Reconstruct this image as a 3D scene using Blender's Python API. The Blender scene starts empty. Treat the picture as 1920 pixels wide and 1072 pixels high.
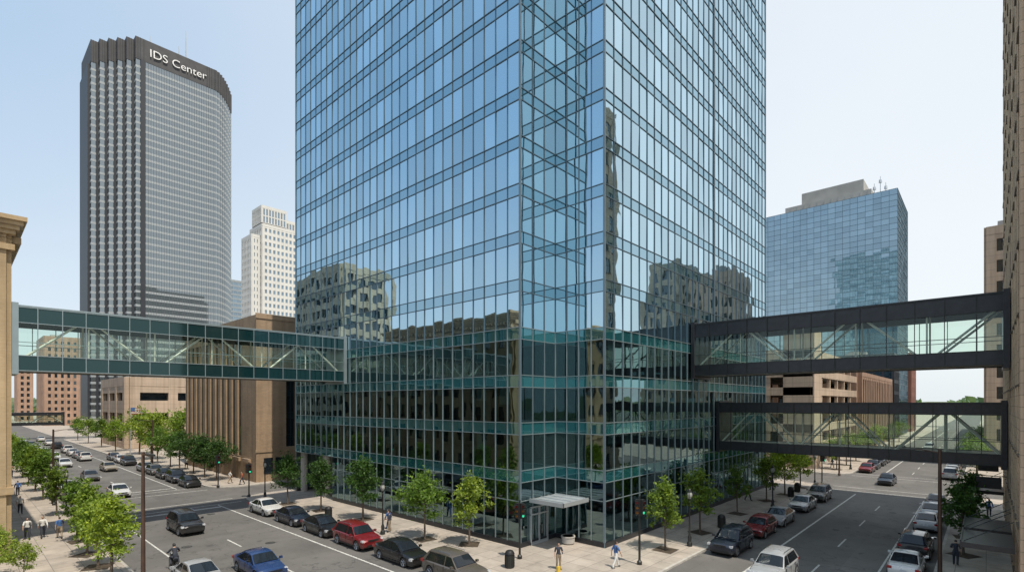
import bpy, math, random
from mathutils import Vector, Matrix
R=random.Random(7)
scene=bpy.context.scene
COL=scene.collection
scene.view_settings.view_transform='Standard'
scene.view_settings.look='None'
scene.view_settings.exposure=0
CAMP=Vector((0,0,11))
# ------------------------------------------------ materials
def newmat(name):
    m=bpy.data.materials.new(name); m.use_nodes=True
    nt=m.node_tree; nt.nodes.clear()
    out=nt.nodes.new('ShaderNodeOutputMaterial')
    return m,nt,out
def N(nt,t,**k):
    n=nt.nodes.new(t)
    for a,b in k.items():
        if a in n.inputs.keys(): n.inputs[a].default_value=b
        else: setattr(n,a,b)
    return n
def L(nt,a,b): nt.links.new(a,b)
def c4(c): return (c[0],c[1],c[2],1)
def coords(nt,scale=(1,1,1)):
    g=N(nt,'ShaderNodeNewGeometry'); mp=N(nt,'ShaderNodeMapping')
    mp.inputs['Scale'].default_value=scale
    L(nt,g.outputs['Position'],mp.inputs['Vector']); return mp.outputs[0]
def mixc(nt,a,b,fac,bt='MIX'):
    m=nt.nodes.new('ShaderNodeMix'); m.data_type='RGBA'; m.blend_type=bt
    for sock,v in ((m.inputs[6],a),(m.inputs[7],b),(m.inputs[0],fac)):
        if isinstance(v,(tuple,list)): sock.default_value=c4(v)
        elif isinstance(v,(int,float)): sock.default_value=v
        else: L(nt,v,sock)
    return m.outputs[2]
def ramp(nt,inp,stops):
    r=N(nt,'ShaderNodeValToRGB'); e=r.color_ramp.elements
    while len(e)<len(stops): e.new(0.5)
    for i,(p,c) in enumerate(stops):
        e[i].position=p; e[i].color=c4(c) if not isinstance(c,(int,float)) else (c,c,c,1)
    L(nt,inp,r.inputs[0]); return r.outputs[0]
def solid(name,col,rough=0.6,metal=0.0,var=0.15,scale=1.5,bump=0.0,spec=0.5,coat=0):
    m,nt,out=newmat(name)
    p=N(nt,'ShaderNodeBsdfPrincipled'); p.inputs['Roughness'].default_value=rough
    p.inputs['Metallic'].default_value=metal; p.inputs['Specular IOR Level'].default_value=spec
    p.inputs['Coat Weight'].default_value=coat
    v=coords(nt)
    n=N(nt,'ShaderNodeTexNoise'); n.inputs['Scale'].default_value=scale; n.inputs['Detail'].default_value=6
    L(nt,v,n.inputs['Vector'])
    lo=[x*(1-var) for x in col]; hi=[min(1,x*(1+var)) for x in col]
    cc=ramp(nt,n.outputs['Fac'],[(0.3,lo),(0.7,hi)])
    L(nt,cc,p.inputs['Base Color'])
    if bump:
        b=N(nt,'ShaderNodeBump'); b.inputs['Strength'].default_value=bump; b.inputs['Distance'].default_value=0.02
        n2=N(nt,'ShaderNodeTexNoise'); n2.inputs['Scale'].default_value=scale*12; n2.inputs['Detail'].default_value=4
        L(nt,v,n2.inputs['Vector']); L(nt,n2.outputs['Fac'],b.inputs['Height']); L(nt,b.outputs[0],p.inputs['Normal'])
    L(nt,p.outputs[0],out.inputs[0]); return m
def brickmat(name,c1,c2,mortar,bw=0.25,bh=0.09,rough=0.85,offset=0.5,msize=0.008,big=0.25):
    m,nt,out=newmat(name)
    g=N(nt,'ShaderNodeNewGeometry'); s=N(nt,'ShaderNodeSeparateXYZ'); L(nt,g.outputs['Position'],s.inputs[0])
    ad=N(nt,'ShaderNodeMath',operation='ADD'); L(nt,s.outputs[0],ad.inputs[0]); L(nt,s.outputs[1],ad.inputs[1])
    cb=N(nt,'ShaderNodeCombineXYZ'); L(nt,ad.outputs[0],cb.inputs[0]); L(nt,s.outputs[2],cb.inputs[1])
    b=N(nt,'ShaderNodeTexBrick'); b.offset=offset
    b.inputs['Scale'].default_value=1; b.inputs['Brick Width'].default_value=bw; b.inputs['Row Height'].default_value=bh
    b.inputs['Mortar Size'].default_value=msize; b.inputs['Color1'].default_value=c4(c1); b.inputs['Color2'].default_value=c4(c2); b.inputs['Mortar'].default_value=c4(mortar)
    L(nt,cb.outputs[0],b.inputs['Vector'])
    n=N(nt,'ShaderNodeTexNoise'); n.inputs['Scale'].default_value=0.35; n.inputs['Detail'].default_value=7
    L(nt,g.outputs['Position'],n.inputs['Vector'])
    w=ramp(nt,n.outputs['Fac'],[(0.3,(1-big,)*3),(0.7,(1,1,1))])
    cc=mixc(nt,b.outputs['Color'],w,1.0,'MULTIPLY')
    # rain streaks
    mp=N(nt,'ShaderNodeMapping'); mp.inputs['Scale'].default_value=(1.6,1.6,0.07); L(nt,g.outputs['Position'],mp.inputs['Vector'])
    n2=N(nt,'ShaderNodeTexNoise'); n2.inputs['Scale'].default_value=1.0; n2.inputs['Detail'].default_value=5; L(nt,mp.outputs[0],n2.inputs['Vector'])
    cc=mixc(nt,cc,ramp(nt,n2.outputs['Fac'],[(0.35,(0.82,0.80,0.78)),(0.55,(1,1,1))]),1.0,'MULTIPLY')
    p=N(nt,'ShaderNodeBsdfPrincipled'); p.inputs['Roughness'].default_value=rough
    L(nt,cc,p.inputs['Base Color']); L(nt,p.outputs[0],out.inputs[0]); return m
def glassmirror(name,tint,dark,fac,rough=0.015,wave=0.02,transp=None,wscale=0.5,vary=0.0,gain=0.45):
    """coated curtain-wall glass: reflection over dark body (or see-through)"""
    m,nt,out=newmat(name)
    g=N(nt,'ShaderNodeBsdfGlossy'); g.inputs['Color'].default_value=c4(tint); g.inputs['Roughness'].default_value=rough
    if transp: d=N(nt,'ShaderNodeBsdfTransparent'); d.inputs['Color'].default_value=c4(transp)
    else: d=N(nt,'ShaderNodeBsdfDiffuse'); d.inputs['Color'].default_value=c4(dark)
    lw=N(nt,'ShaderNodeLayerWeight'); lw.inputs['Blend'].default_value=0.25
    mr=N(nt,'ShaderNodeMapRange'); mr.inputs['To Min'].default_value=fac; mr.inputs['To Max'].default_value=min(1,fac+gain)
    L(nt,lw.outputs['Facing'],mr.inputs['Value'])
    if vary:
        ge=N(nt,'ShaderNodeNewGeometry')
        cc=ramp(nt,ge.outputs['Random Per Island'],[(0.0,[t*(1-vary) for t in tint]),(0.75,tint),(1.0,[min(1,t*(1+vary*.5)) for t in tint])])
        L(nt,cc,g.inputs['Color'])
    if wave:
        v=coords(nt); n=N(nt,'ShaderNodeTexNoise'); n.inputs['Scale'].default_value=wscale; n.inputs['Detail'].default_value=1.5
        L(nt,v,n.inputs['Vector'])
        b=N(nt,'ShaderNodeBump'); b.inputs['Strength'].default_value=wave; b.inputs['Distance'].default_value=0.3
        L(nt,n.outputs['Fac'],b.inputs['Height']); L(nt,b.outputs[0],g.inputs['Normal'])
    mx=N(nt,'ShaderNodeMixShader'); L(nt,mr.outputs[0],mx.inputs[0]); L(nt,d.outputs[0],mx.inputs[1]); L(nt,g.outputs[0],mx.inputs[2])
    L(nt,mx.outputs[0],out.inputs[0]); return m
def paintmat():
    m,nt,out=newmat('car_paint')
    o=N(nt,'ShaderNodeObjectInfo'); p=N(nt,'ShaderNodeBsdfPrincipled')
    v=coords(nt); n=N(nt,'ShaderNodeTexNoise'); n.inputs['Scale'].default_value=2.5; n.inputs['Detail'].default_value=5
    L(nt,v,n.inputs['Vector'])
    rr=ramp(nt,n.outputs['Fac'],[(0.35,0.25),(0.7,0.42)]); L(nt,rr,p.inputs['Roughness'])
    p.inputs['Metallic'].default_value=0.25; p.inputs['Coat Weight'].default_value=0.7; p.inputs['Coat Roughness'].default_value=0.06
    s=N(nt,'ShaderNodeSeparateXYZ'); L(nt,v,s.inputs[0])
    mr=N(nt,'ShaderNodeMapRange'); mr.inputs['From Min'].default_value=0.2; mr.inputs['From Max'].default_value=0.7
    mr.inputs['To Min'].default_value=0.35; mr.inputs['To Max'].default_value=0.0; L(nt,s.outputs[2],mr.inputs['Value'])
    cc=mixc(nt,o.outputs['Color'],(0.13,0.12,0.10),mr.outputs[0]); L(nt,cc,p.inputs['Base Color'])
    L(nt,p.outputs[0],out.inputs[0]); return m
def leafmat():
    m,nt,out=newmat('leaves')
    o=N(nt,'ShaderNodeObjectInfo'); g=N(nt,'ShaderNodeNewGeometry')
    f=ramp(nt,g.outputs['Random Per Island'],[(0.0,(0.5,0.55,0.45)),(0.6,(1,1,1)),(1.0,(1.5,1.35,0.9))])
    cc=mixc(nt,o.outputs['Color'],f,1.0,'MULTIPLY')
    d=N(nt,'ShaderNodeBsdfPrincipled'); d.inputs['Roughness'].default_value=0.5; d.inputs['Specular IOR Level'].default_value=0.3; L(nt,cc,d.inputs['Base Color'])
    t=N(nt,'ShaderNodeBsdfTranslucent'); c2=mixc(nt,cc,(1.2,1.2,0.4),1.0,'MULTIPLY'); L(nt,c2,t.inputs['Color'])
    mx=N(nt,'ShaderNodeMixShader'); mx.inputs[0].default_value=0.42; L(nt,d.outputs[0],mx.inputs[1]); L(nt,t.outputs[0],mx.inputs[2])
    L(nt,mx.outputs[0],out.inputs[0]); return m
def asphaltmat():
    m,nt,out=newmat('asphalt')
    v=coords(nt); p=N(nt,'ShaderNodeBsdfPrincipled'); p.inputs['Roughness'].default_value=0.8
    n=N(nt,'ShaderNodeTexNoise'); n.inputs['Scale'].default_value=0.22; n.inputs['Detail'].default_value=8; n.inputs['Roughness'].default_value=0.65; L(nt,v,n.inputs['Vector'])
    a=ramp(nt,n.outputs['Fac'],[(0.3,(0.092,0.088,0.084)),(0.55,(0.122,0.117,0.111)),(0.75,(0.158,0.15,0.142))])
    v2=N(nt,'ShaderNodeTexVoronoi'); v2.feature='DISTANCE_TO_EDGE'; v2.inputs['Scale'].default_value=0.11
    nn=N(nt,'ShaderNodeTexNoise'); nn.inputs['Scale'].default_value=0.5; nn.inputs['Detail'].default_value=6; L(nt,v,nn.inputs['Vector'])
    sc=N(nt,'ShaderNodeVectorMath',operation='SCALE'); L(nt,nn.outputs['Color'],sc.inputs[0]); sc.inputs['Scale'].default_value=7.0
    ad=N(nt,'ShaderNodeVectorMath',operation='ADD'); L(nt,v,ad.inputs[0]); L(nt,sc.outputs[0],ad.inputs[1]); L(nt,ad.outputs[0],v2.inputs['Vector'])
    cr=ramp(nt,v2.outputs['Distance'],[(0.0,(0.62,)*3),(0.004,(0.68,)*3),(0.009,(1,1,1))])
    a=mixc(nt,a,cr,1.0,'MULTIPLY')
    bk=N(nt,'ShaderNodeTexBrick'); bk.offset=0.37; bk.inputs['Scale'].default_value=1; bk.inputs['Brick Width'].default_value=5.3; bk.inputs['Row Height'].default_value=3.6
    bk.inputs['Mortar Size'].default_value=0.012; bk.inputs['Color1'].default_value=(0.86,)*3+(1,); bk.inputs['Color2'].default_value=(1.06,)*3+(1,); bk.inputs['Mortar'].default_value=(0.7,)*3+(1,)
    L(nt,v,bk.inputs['Vector']); a=mixc(nt,a,bk.outputs['Color'],0.8,'MULTIPLY')
    n3=N(nt,'ShaderNodeTexNoise'); n3.inputs['Scale'].default_value=60; n3.inputs['Detail'].default_value=2; L(nt,v,n3.inputs['Vector'])
    a=mixc(nt,a,ramp(nt,n3.outputs['Fac'],[(0.3,(0.8,)*3),(0.7,(1.2,)*3)]),1.0,'MULTIPLY')
    n4=N(nt,'ShaderNodeTexNoise'); n4.inputs['Scale'].default_value=1.3; n4.inputs['Detail'].default_value=3; L(nt,v,n4.inputs['Vector'])
    a=mixc(nt,a,ramp(nt,n4.outputs['Fac'],[(0.28,(0.62,)*3),(0.38,(1,)*3)]),1.0,'MULTIPLY')
    L(nt,a,p.inputs['Base Color']); L(nt,p.outputs[0],out.inputs[0]); return m
def pavemat():
    m,nt,out=newmat('paving')
    v=coords(nt); p=N(nt,'ShaderNodeBsdfPrincipled'); p.inputs['Roughness'].default_value=0.85
    b=N(nt,'ShaderNodeTexBrick'); b.offset=0; b.inputs['Scale'].default_value=1; b.inputs['Brick Width'].default_value=1.5; b.inputs['Row Height'].default_value=1.5
    b.inputs['Mortar Size'].default_value=0.02; b.inputs['Color1'].default_value=(0.41,0.36,0.31,1); b.inputs['Color2'].default_value=(0.34,0.30,0.26,1); b.inputs['Mortar'].default_value=(0.18,0.165,0.15,1)
    L(nt,v,b.inputs['Vector'])
    n=N(nt,'ShaderNodeTexNoise'); n.inputs['Scale'].default_value=0.7; n.inputs['Detail'].default_value=9; n.inputs['Roughness'].default_value=0.7; L(nt,v,n.inputs['Vector'])
    a=mixc(nt,b.outputs['Color'],ramp(nt,n.outputs['Fac'],[(0.3,(0.7,)*3),(0.6,(1,1,1))]),1.0,'MULTIPLY')
    L(nt,a,p.inputs['Base Color']); L(nt,p.outputs[0],out.inputs[0]); return m
def markmat():
    m,nt,out=newmat('road_paint')
    v=coords(nt); n=N(nt,'ShaderNodeTexNoise'); n.inputs['Scale'].default_value=5; n.inputs['Detail'].default_value=8; n.inputs['Roughness'].default_value=0.75; L(nt,v,n.inputs['Vector'])
    a=ramp(nt,n.outputs['Fac'],[(0.38,(0.2,0.2,0.19)),(0.5,(0.5,0.5,0.48)),(0.7,(0.7,0.7,0.67))])
    p=N(nt,'ShaderNodeBsdfPrincipled'); p.inputs['Roughness'].default_value=0.7
    L(nt,a,p.inputs['Base Color']); L(nt,p.outputs[0],out.inputs[0]); return m

M={}
M['upper']=glassmirror('blue_coated_glass',(0.64,0.83,0.92),(0.03,0.08,0.11),0.78,wave=0.045,vary=0.16,gain=0.2,wscale=.4)
M['upspan']=glassmirror('blue_spandrel_glass',(0.50,0.70,0.80),(0.02,0.08,0.11),0.66,wave=0.03,vary=0.06,gain=0.25)
M['lower']=glassmirror('clear_dark_glass',(0.48,0.68,0.72),None,0.27,wave=0.04,transp=(0.17,0.28,0.29),vary=0.25)
M['teal']=glassmirror('teal_spandrel_glass',(0.5,0.8,0.85),(0.012,0.085,0.095),0.26,wave=0.02,vary=0.08)
M['sky_glass']=glassmirror('skyway_glass',(0.85,0.97,0.94),None,0.05,wave=0.01,transp=(0.87,0.95,0.89),gain=0.25)
M['green_panel']=glassmirror('dark_green_panel',(0.6,0.8,0.78),(0.005,0.024,0.028),0.07,wave=0.01,rough=0.06,gain=0.25,vary=.2)
M['mull']=solid('aluminium_mullion',(0.28,0.34,0.36),0.35,0.5,0.05)
M['mull_dark']=solid('blue_mullion',(0.085,0.13,0.165),0.4,0.3,0.05)
M['trim']=solid('blue_grey_trim',(0.16,0.22,0.26),0.35,0.4,0.05)
M['silver']=solid('silver_trim',(0.50,0.53,0.55),0.35,0.5,0.05)
M['fascia']=solid('charcoal_fascia',(0.030,0.032,0.038),0.3,0.3,0.2,3)
M['white_steel']=solid('painted_steel',(0.62,0.63,0.58),0.5,0,0.08)
M['concrete']=solid('concrete',(0.40,0.38,0.35),0.85,0,0.15,0.6,0.2)
M['slab']=solid('interior_slab',(0.26,0.27,0.26),0.8,0,0.1)
M['interior']=solid('interior_dark',(0.06,0.06,0.058),0.8,0,0.3,0.5)
M['yellow_brick']=brickmat('yellow_brick',(0.48,0.35,0.20),(0.42,0.30,0.16),(0.38,0.32,0.24))
M['brown_brick']=brickmat('brown_brick',(0.42,0.29,0.18),(0.35,0.24,0.15),(0.30,0.24,0.18),bw=.5,bh=.2,msize=.02)
M['red_brick']=brickmat('red_brick',(0.34,0.13,0.09),(0.28,0.11,0.08),(0.25,0.2,0.17))
M['orange_brick']=brickmat('orange_brick',(0.46,0.28,0.19),(0.40,0.25,0.17),(0.34,0.28,0.24))
M['tan_stone']=brickmat('tan_stone',(0.60,0.45,0.31),(0.54,0.40,0.28),(0.33,0.25,0.18),1.2,0.6,0.8,0.5,0.02)
M['beige']=brickmat('beige_precast',(0.54,0.42,0.32),(0.50,0.39,0.30),(0.34,0.28,0.23),3.0,1.2,0.85,0,0.03,0.15)
M['drab']=brickmat('drab_concrete',(0.52,0.47,0.37),(0.47,0.43,0.34),(0.34,0.31,0.25),3.0,1.2,0.85,0,0.03,0.2)
M['cream']=solid('cream_stone',(0.60,0.595,0.57),0.7,0,0.06,0.2)
M['grey_stone']=solid('grey_stone',(0.34,0.335,0.32),0.8,0,0.12,0.3)
M['win_dark']=glassmirror('window_glass',(0.7,0.8,0.85),(0.015,0.02,0.025),0.14,wave=0.02,rough=0.03,vary=0.4,gain=0.3)
M['win_blue']=glassmirror('window_glass_blue',(0.6,0.75,0.85),(0.10,0.13,0.16),0.35,wave=0.02,rough=0.03,vary=0.2,gain=0.3)
M['ids_glass']=glassmirror('grey_tower_glass',(0.60,0.66,0.69),(0.05,0.06,0.065),0.40,wave=0.015,rough=0.04,wscale=0.08)
M['ids_span']=solid('grey_tower_spandrel',(0.34,0.37,0.385),0.4,0.2,0.05)
M['ids_mull']=solid('grey_tower_mullion',(0.14,0.155,0.165),0.4,0.2,0.05)
M['ids_dark']=solid('dark_tower_metal',(0.030,0.034,0.042),0.5,0.1,0.1,0.2)
M['crown']=solid('dark_crown_louvre',(0.055,0.055,0.06),0.6,0.1,0.2,0.3)
M['right_glass']=glassmirror('blue_grey_glass',(0.50,0.63,0.69),(0.04,0.065,0.08),0.66,wave=0.06,rough=0.02,wscale=0.15,vary=0.14,gain=.3)
M['black']=solid('black_plastic',(0.015,0.015,0.016),0.5,0,0.1)
M['dark_metal']=solid('dark_painted_metal',(0.03,0.032,0.03),0.45,0.3,0.2)
M['bronze']=solid('bronze_window_frame',(0.12,0.09,0.065),0.5,0.2,0.2)
M['brown_metal']=solid('brown_pole_paint',(0.07,0.04,0.028),0.5,0.2,0.2)
M['bark']=solid('bark',(0.10,0.075,0.055),0.9,0,0.35,9,0.5)
M['leaf']=leafmat()
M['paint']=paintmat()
M['car_glass']=solid('car_glass',(0.012,0.015,0.018),0.04,0,0.1,spec=0.6)
M['tyre']=solid('tyre_rubber',(0.02,0.02,0.02),0.85,0,0.2)
M['rim']=solid('alloy_rim',(0.35,0.36,0.38),0.3,0.8,0.1)
M['lamp']=solid('lamp_lens',(0.65,0.67,0.7),0.1,0.2,0.1,coat=1)
M['tail']=solid('tail_lens',(0.30,0.01,0.01),0.15,0,0.1,coat=1)
M['plate']=solid('number_plate',(0.55,0.57,0.6),0.5)
M['chrome']=solid('chrome',(0.6,0.6,0.62),0.15,1,0.05)
M['asphalt']=asphaltmat(); M['pave']=pavemat(); M['mark']=markmat()
M['kerb']=solid('kerb_stone',(0.38,0.36,0.33),0.85,0,0.2,2)
M['grass']=solid('far_ground',(0.09,0.115,0.05),0.95,0,0.35,0.02)
M['roof']=solid('roof_gravel',(0.22,0.21,0.2),0.95,0,0.2,0.5)
M['soil']=solid('tree_pit_soil',(0.06,0.045,0.03),1,0,0.3,3)
M['skin']=solid('skin',(0.45,0.27,0.19),0.55,0,0.05)
M['hair']=solid('hair',(0.03,0.02,0.015),0.7)
M['white_cloth']=solid('white_cloth',(0.6,0.6,0.58),0.8,0,0.06,6)
M['blue_cloth']=solid('blue_cloth',(0.05,0.12,0.30),0.8,0,0.12,6)
M['dark_cloth']=solid('dark_cloth',(0.03,0.035,0.05),0.85,0,0.15,6)
M['red_cloth']=solid('rust_cloth',(0.30,0.09,0.05),0.85,0,0.12,6)
M['khaki']=solid('khaki_cloth',(0.28,0.22,0.15),0.85,0,0.1,6)
M['yellow']=solid('yellow_fabric',(0.6,0.42,0.04),0.7)
M['white_letter']=solid('white_letter',(0.8,0.8,0.8),0.5,0,0.02)
M['red_light']=solid('red_signal_lens',(0.12,0.01,0.01),0.2)
mm,nt,out=newmat('green_signal_lens'); e=N(nt,'ShaderNodeEmission'); e.inputs[0].default_value=(0.05,0.9,0.45,1); e.inputs[1].default_value=1.0; L(nt,e.outputs[0],out.inputs[0]); M['green_light']=mm
M['amber_light']=solid('amber_signal_lens',(0.2,0.08,0.01),0.2)
M['globe']=solid('lamp_globe',(0.33,0.33,0.30),0.3)
M['ceil']=solid('ceiling_panel',(0.65,0.65,0.61),0.3)
M['blind']=solid('roller_blind',(0.5,0.5,0.45),0.9,0,0.05)

# ------------------------------------------------ mesh builder
class MB:
    def __init__(s): s.v=[]; s.f=[]; s.m=[]
    def quad(s,a,b,c,d,m=0):
        i=len(s.v); s.v+=[tuple(a),tuple(b),tuple(c),tuple(d)]; s.f.append((i,i+1,i+2,i+3)); s.m.append(m)
    def poly(s,pts,m=0):
        i=len(s.v); s.v+=[tuple(p) for p in pts]; s.f.append(tuple(range(i,i+len(pts)))); s.m.append(m)
    def box(s,x0,x1,y0,y1,z0,z1,m=0):
        i=len(s.v)
        s.v+=[(x0,y0,z0),(x1,y0,z0),(x1,y1,z0),(x0,y1,z0),(x0,y0,z1),(x1,y0,z1),(x1,y1,z1),(x0,y1,z1)]
        for f in ((0,3,2,1),(4,5,6,7),(0,1,5,4),(1,2,6,5),(2,3,7,6),(3,0,4,7)):
            s.f.append(tuple(i+k for k in f)); s.m.append(m)
    def obox(s,P,U,u0,u1,n0,n1,z0,z1,m=0):
        Nn=(U[1],-U[0])
        def pt(u,n,z): return (P[0]+U[0]*u+Nn[0]*n, P[1]+U[1]*u+Nn[1]*n, z)
        i=len(s.v)
        s.v+=[pt(u0,n0,z0),pt(u1,n0,z0),pt(u1,n1,z0),pt(u0,n1,z0),pt(u0,n0,z1),pt(u1,n0,z1),pt(u1,n1,z1),pt(u0,n1,z1)]
        for f in ((0,1,2,3),(4,7,6,5),(0,4,5,1),(1,5,6,2),(2,6,7,3),(3,7,4,0)):
            s.f.append(tuple(i+k for k in f)); s.m.append(m)
    def tube(s,pts,rad,n=8,m=0,cap=True):
        pts=[Vector(p) for p in pts]; base=len(s.v)
        for k,p in enumerate(pts):
            a=pts[max(0,k-1)]; b=pts[min(len(pts)-1,k+1)]; t=(b-a).normalized()
            ref=Vector((0,0,1)) if abs(t.z)<0.9 else Vector((1,0,0))
            u=t.cross(ref).normalized(); w=t.cross(u)
            for j in range(n):
                an=2*math.pi*j/n; s.v.append(tuple(p+(u*math.cos(an)+w*math.sin(an))*rad[k]))
        for k in range(len(pts)-1):
            for j in range(n):
                a=base+k*n+j; b=base+k*n+(j+1)%n
                s.f.append((a,b,b+n,a+n)); s.m.append(m)
        if cap:
            s.f.append(tuple(base+j for j in range(n))[::-1]); s.m.append(m)
            e=base+(len(pts)-1)*n; s.f.append(tuple(e+j for j in range(n))); s.m.append(m)
    def prism(s,poly,z0,z1,m=0,mtop=None):
        n=len(poly); i=len(s.v)
        s.v+=[(p[0],p[1],z0) for p in poly]+[(p[0],p[1],z1) for p in poly]
        for k in range(n):
            s.f.append((i+k,i+(k+1)%n,i+n+(k+1)%n,i+n+k)); s.m.append(m)
        s.f.append(tuple(i+n+k for k in range(n))); s.m.append(m if mtop is None else mtop)
        s.f.append(tuple(i+k for k in range(n))[::-1]); s.m.append(m)
    def mesh(s,name,mats,off=(0,0,0),smooth=False,angle=None):
        me=bpy.data.meshes.new(name)
        me.from_pydata([(v[0]-off[0],v[1]-off[1],v[2]-off[2]) for v in s.v],[],s.f)
        for mt in mats: me.materials.append(mt)
        me.polygons.foreach_set('material_index',s.m)
        if smooth: me.polygons.foreach_set('use_smooth',[True]*len(s.f))
        me.update()
        if smooth: me.set_sharp_from_angle(angle=math.radians(angle or 35))
        return me
def link(name,data,parent=None,loc=(0,0,0),rot=0):
    o=bpy.data.objects.new(name,data); COL.objects.link(o)
    o.location=loc; o.rotation_euler=(0,0,rot)
    if parent is not None: o.parent=parent
    return o
def thing(name,label,cat,loc=(0,0,0),group=None,data=None,rot=0):
    o=link(name,data,None,loc,rot); o['label']=label; o['category']=cat
    if group: o['group']=group
    if data is None: o.empty_display_size=0.5
    return o
def part(th,name,mb,mats,smooth=False,angle=None,stuff=False,label=None,local=False):
    off=(0,0,0) if local else tuple(th.location)
    o=link(name,mb.mesh(name,mats,off,smooth,angle),th)
    if stuff: o['kind']='stuff'
    if label: o['label']=label
    return o
def structure(name,mb,mats,label=None):
    o=link(name,mb.mesh(name,mats)); o['kind']='structure'
    if label: o['label']=label
    return o
def absorb(a,b):
    d=b.location-a.location
    for ch in list(b.children):
        ch.parent=a; ch.location=ch.location+d
    bpy.data.objects.remove(b)

# ------------------------------------------------ world / sun / camera
SAZ=Vector((-0.14,-0.99)).normalized(); SEL=math.radians(64)
w=bpy.data.worlds.new("World"); scene.world=w; w.use_nodes=True
nt=w.node_tree; nt.nodes.clear(); out=nt.nodes.new('ShaderNodeOutputWorld')
bg=N(nt,'ShaderNodeBackground'); sk=N(nt,'ShaderNodeTexSky'); sk.sky_type='NISHITA'; sk.sun_disc=False
sk.sun_elevation=SEL; sk.sun_rotation=math.atan2(SAZ.x,SAZ.y); sk.air_density=1.2; sk.dust_density=2.5; sk.ozone_density=1.2
bg.inputs[1].default_value=0.15
tc=N(nt,'ShaderNodeTexCoord'); dt=N(nt,'ShaderNodeVectorMath',operation='DOT_PRODUCT'); L(nt,tc.outputs['Generated'],dt.inputs[0]); dt.inputs[1].default_value=(0.68,-0.735,0.0)
mr=N(nt,'ShaderNodeMapRange'); mr.interpolation_type='SMOOTHSTEP'; mr.inputs['From Min'].default_value=-1.15; mr.inputs['From Max'].default_value=0.45; L(nt,dt.outputs['Value'],mr.inputs['Value'])
K=1/0.15
hz=mixc(nt,tuple(K*c for c in (0.32,0.54,0.82)),tuple(K*c for c in (0.95,1.00,1.04)),mr.outputs[0])
sp=N(nt,'ShaderNodeSeparateXYZ'); L(nt,tc.outputs['Generated'],sp.inputs[0])
m2=N(nt,'ShaderNodeMapRange'); m2.interpolation_type='SMOOTHSTEP'; m2.inputs['From Min'].default_value=0.0; m2.inputs['From Max'].default_value=0.55; m2.inputs['To Min'].default_value=0.8; m2.inputs['To Max'].default_value=0.0; L(nt,sp.outputs[2],m2.inputs['Value'])
hz=mixc(nt,hz,tuple(K*c for c in (0.90,0.98,1.03)),m2.outputs[0])
# darker zenith keeps the ambient light moderate
m3=N(nt,'ShaderNodeMapRange'); m3.interpolation_type='SMOOTHSTEP'; m3.inputs['From Min'].default_value=0.62; m3.inputs['From Max'].default_value=1.0; m3.inputs['To Min'].default_value=0.0; m3.inputs['To Max'].default_value=0.7; L(nt,sp.outputs[2],m3.inputs['Value'])
hz=mixc(nt,hz,tuple(K*c for c in (0.22,0.40,0.68)),m3.outputs[0])
cn=N(nt,'ShaderNodeTexNoise'); cn.inputs['Scale'].default_value=1.6; cn.inputs['Detail'].default_value=5; L(nt,tc.outputs['Generated'],cn.inputs['Vector'])
hz=mixc(nt,hz,ramp(nt,cn.outputs['Fac'],[(0.3,(0.94,0.96,0.98)),(0.7,(1.05,1.03,1.01))]),1.0,'MULTIPLY')
fin=mixc(nt,sk.outputs[0],hz,0.86)
L(nt,fin,bg.inputs[0]); L(nt,bg.outputs[0],out.inputs[0])
ld=bpy.data.lights.new('sun','SUN'); ld.energy=5.0; ld.angle=math.radians(0.6); ld.color=(1,0.91,0.77)
so=bpy.data.objects.new('sun',ld); COL.objects.link(so)
sd=Vector((SAZ.x*math.cos(SEL),SAZ.y*math.cos(SEL),math.sin(SEL)))
so.rotation_euler=sd.to_track_quat('Z','Y').to_euler(); so.location=(0,-20,80)
cam=bpy.data.cameras.new('camera'); co=bpy.data.objects.new('camera',cam); COL.objects.link(co); scene.camera=co
co.location=CAMP; co.rotation_euler=(math.radians(90),0,math.radians(42.6-90))
cam.lens=18.13; cam.sensor_width=36; cam.shift_y=219/1920; cam.clip_end=12000; cam.clip_start=0.2

# ------------------------------------------------ ground, roads, pavements
mb=MB(); n=64
mb.poly([(6000*math.cos(2*math.pi*i/n),6000*math.sin(2*math.pi*i/n),0) for i in range(n)])
structure('ground',mb,[M['grass']])
mb=MB()
def sheet(x0,x1,y0,y1,z,m=0,b=None): (b or mb).quad((x0,y0,z),(x1,y0,z),(x1,y1,z),(x0,y1,z),m)
sheet(-400,900,-250,900,0.004)
structure('road',mb,[M['asphalt']])
blocks=[(22.6,80,15.4,64.5),(22.6,80,72,205),(22.6,80,220,420),(-80,8,17,205),(-80,8,220,420),(22.6,80,-80,2.5),(92,300,-80,2.5),(92,300,15.4,130),(-80,8,-80,2.5),
 (22.6,200,430,700),(92,200,140,420),(-80,8,430,700),(315,600,15.4,130),(315,600,-80,2.5),(-200,-92,17,420)]
def rrect(x0,x1,y0,y1,r,k=6):
    pts=[]
    for cx,cy,a0 in ((x1-r,y1-r,0),(x0+r,y1-r,90),(x0+r,y0+r,180),(x1-r,y0+r,270)):
        for i in range(k+1):
            a=math.radians(a0+90*i/k); pts.append((cx+r*math.cos(a),cy+r*math.sin(a)))
    return pts
mb=MB(); mk=MB()
for (x0,x1,y0,y1) in blocks:
    mb.prism(rrect(x0+.18,x1-.18,y0+.18,y1-.18,3.3),0.0,0.135)
    o=rrect(x0,x1,y0,y1,3.5); i_=rrect(x0+.18,x1-.18,y0+.18,y1-.18,3.32)
    k=len(o)
    for a in range(k):
        b=(a+1)%k
        mk.quad((*o[a],0),(*o[b],0),(*o[b],0.13),(*o[a],0.13))
        mk.quad((*o[a],0.13),(*o[b],0.13),(*i_[b],0.1405),(*i_[a],0.1405))
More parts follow.
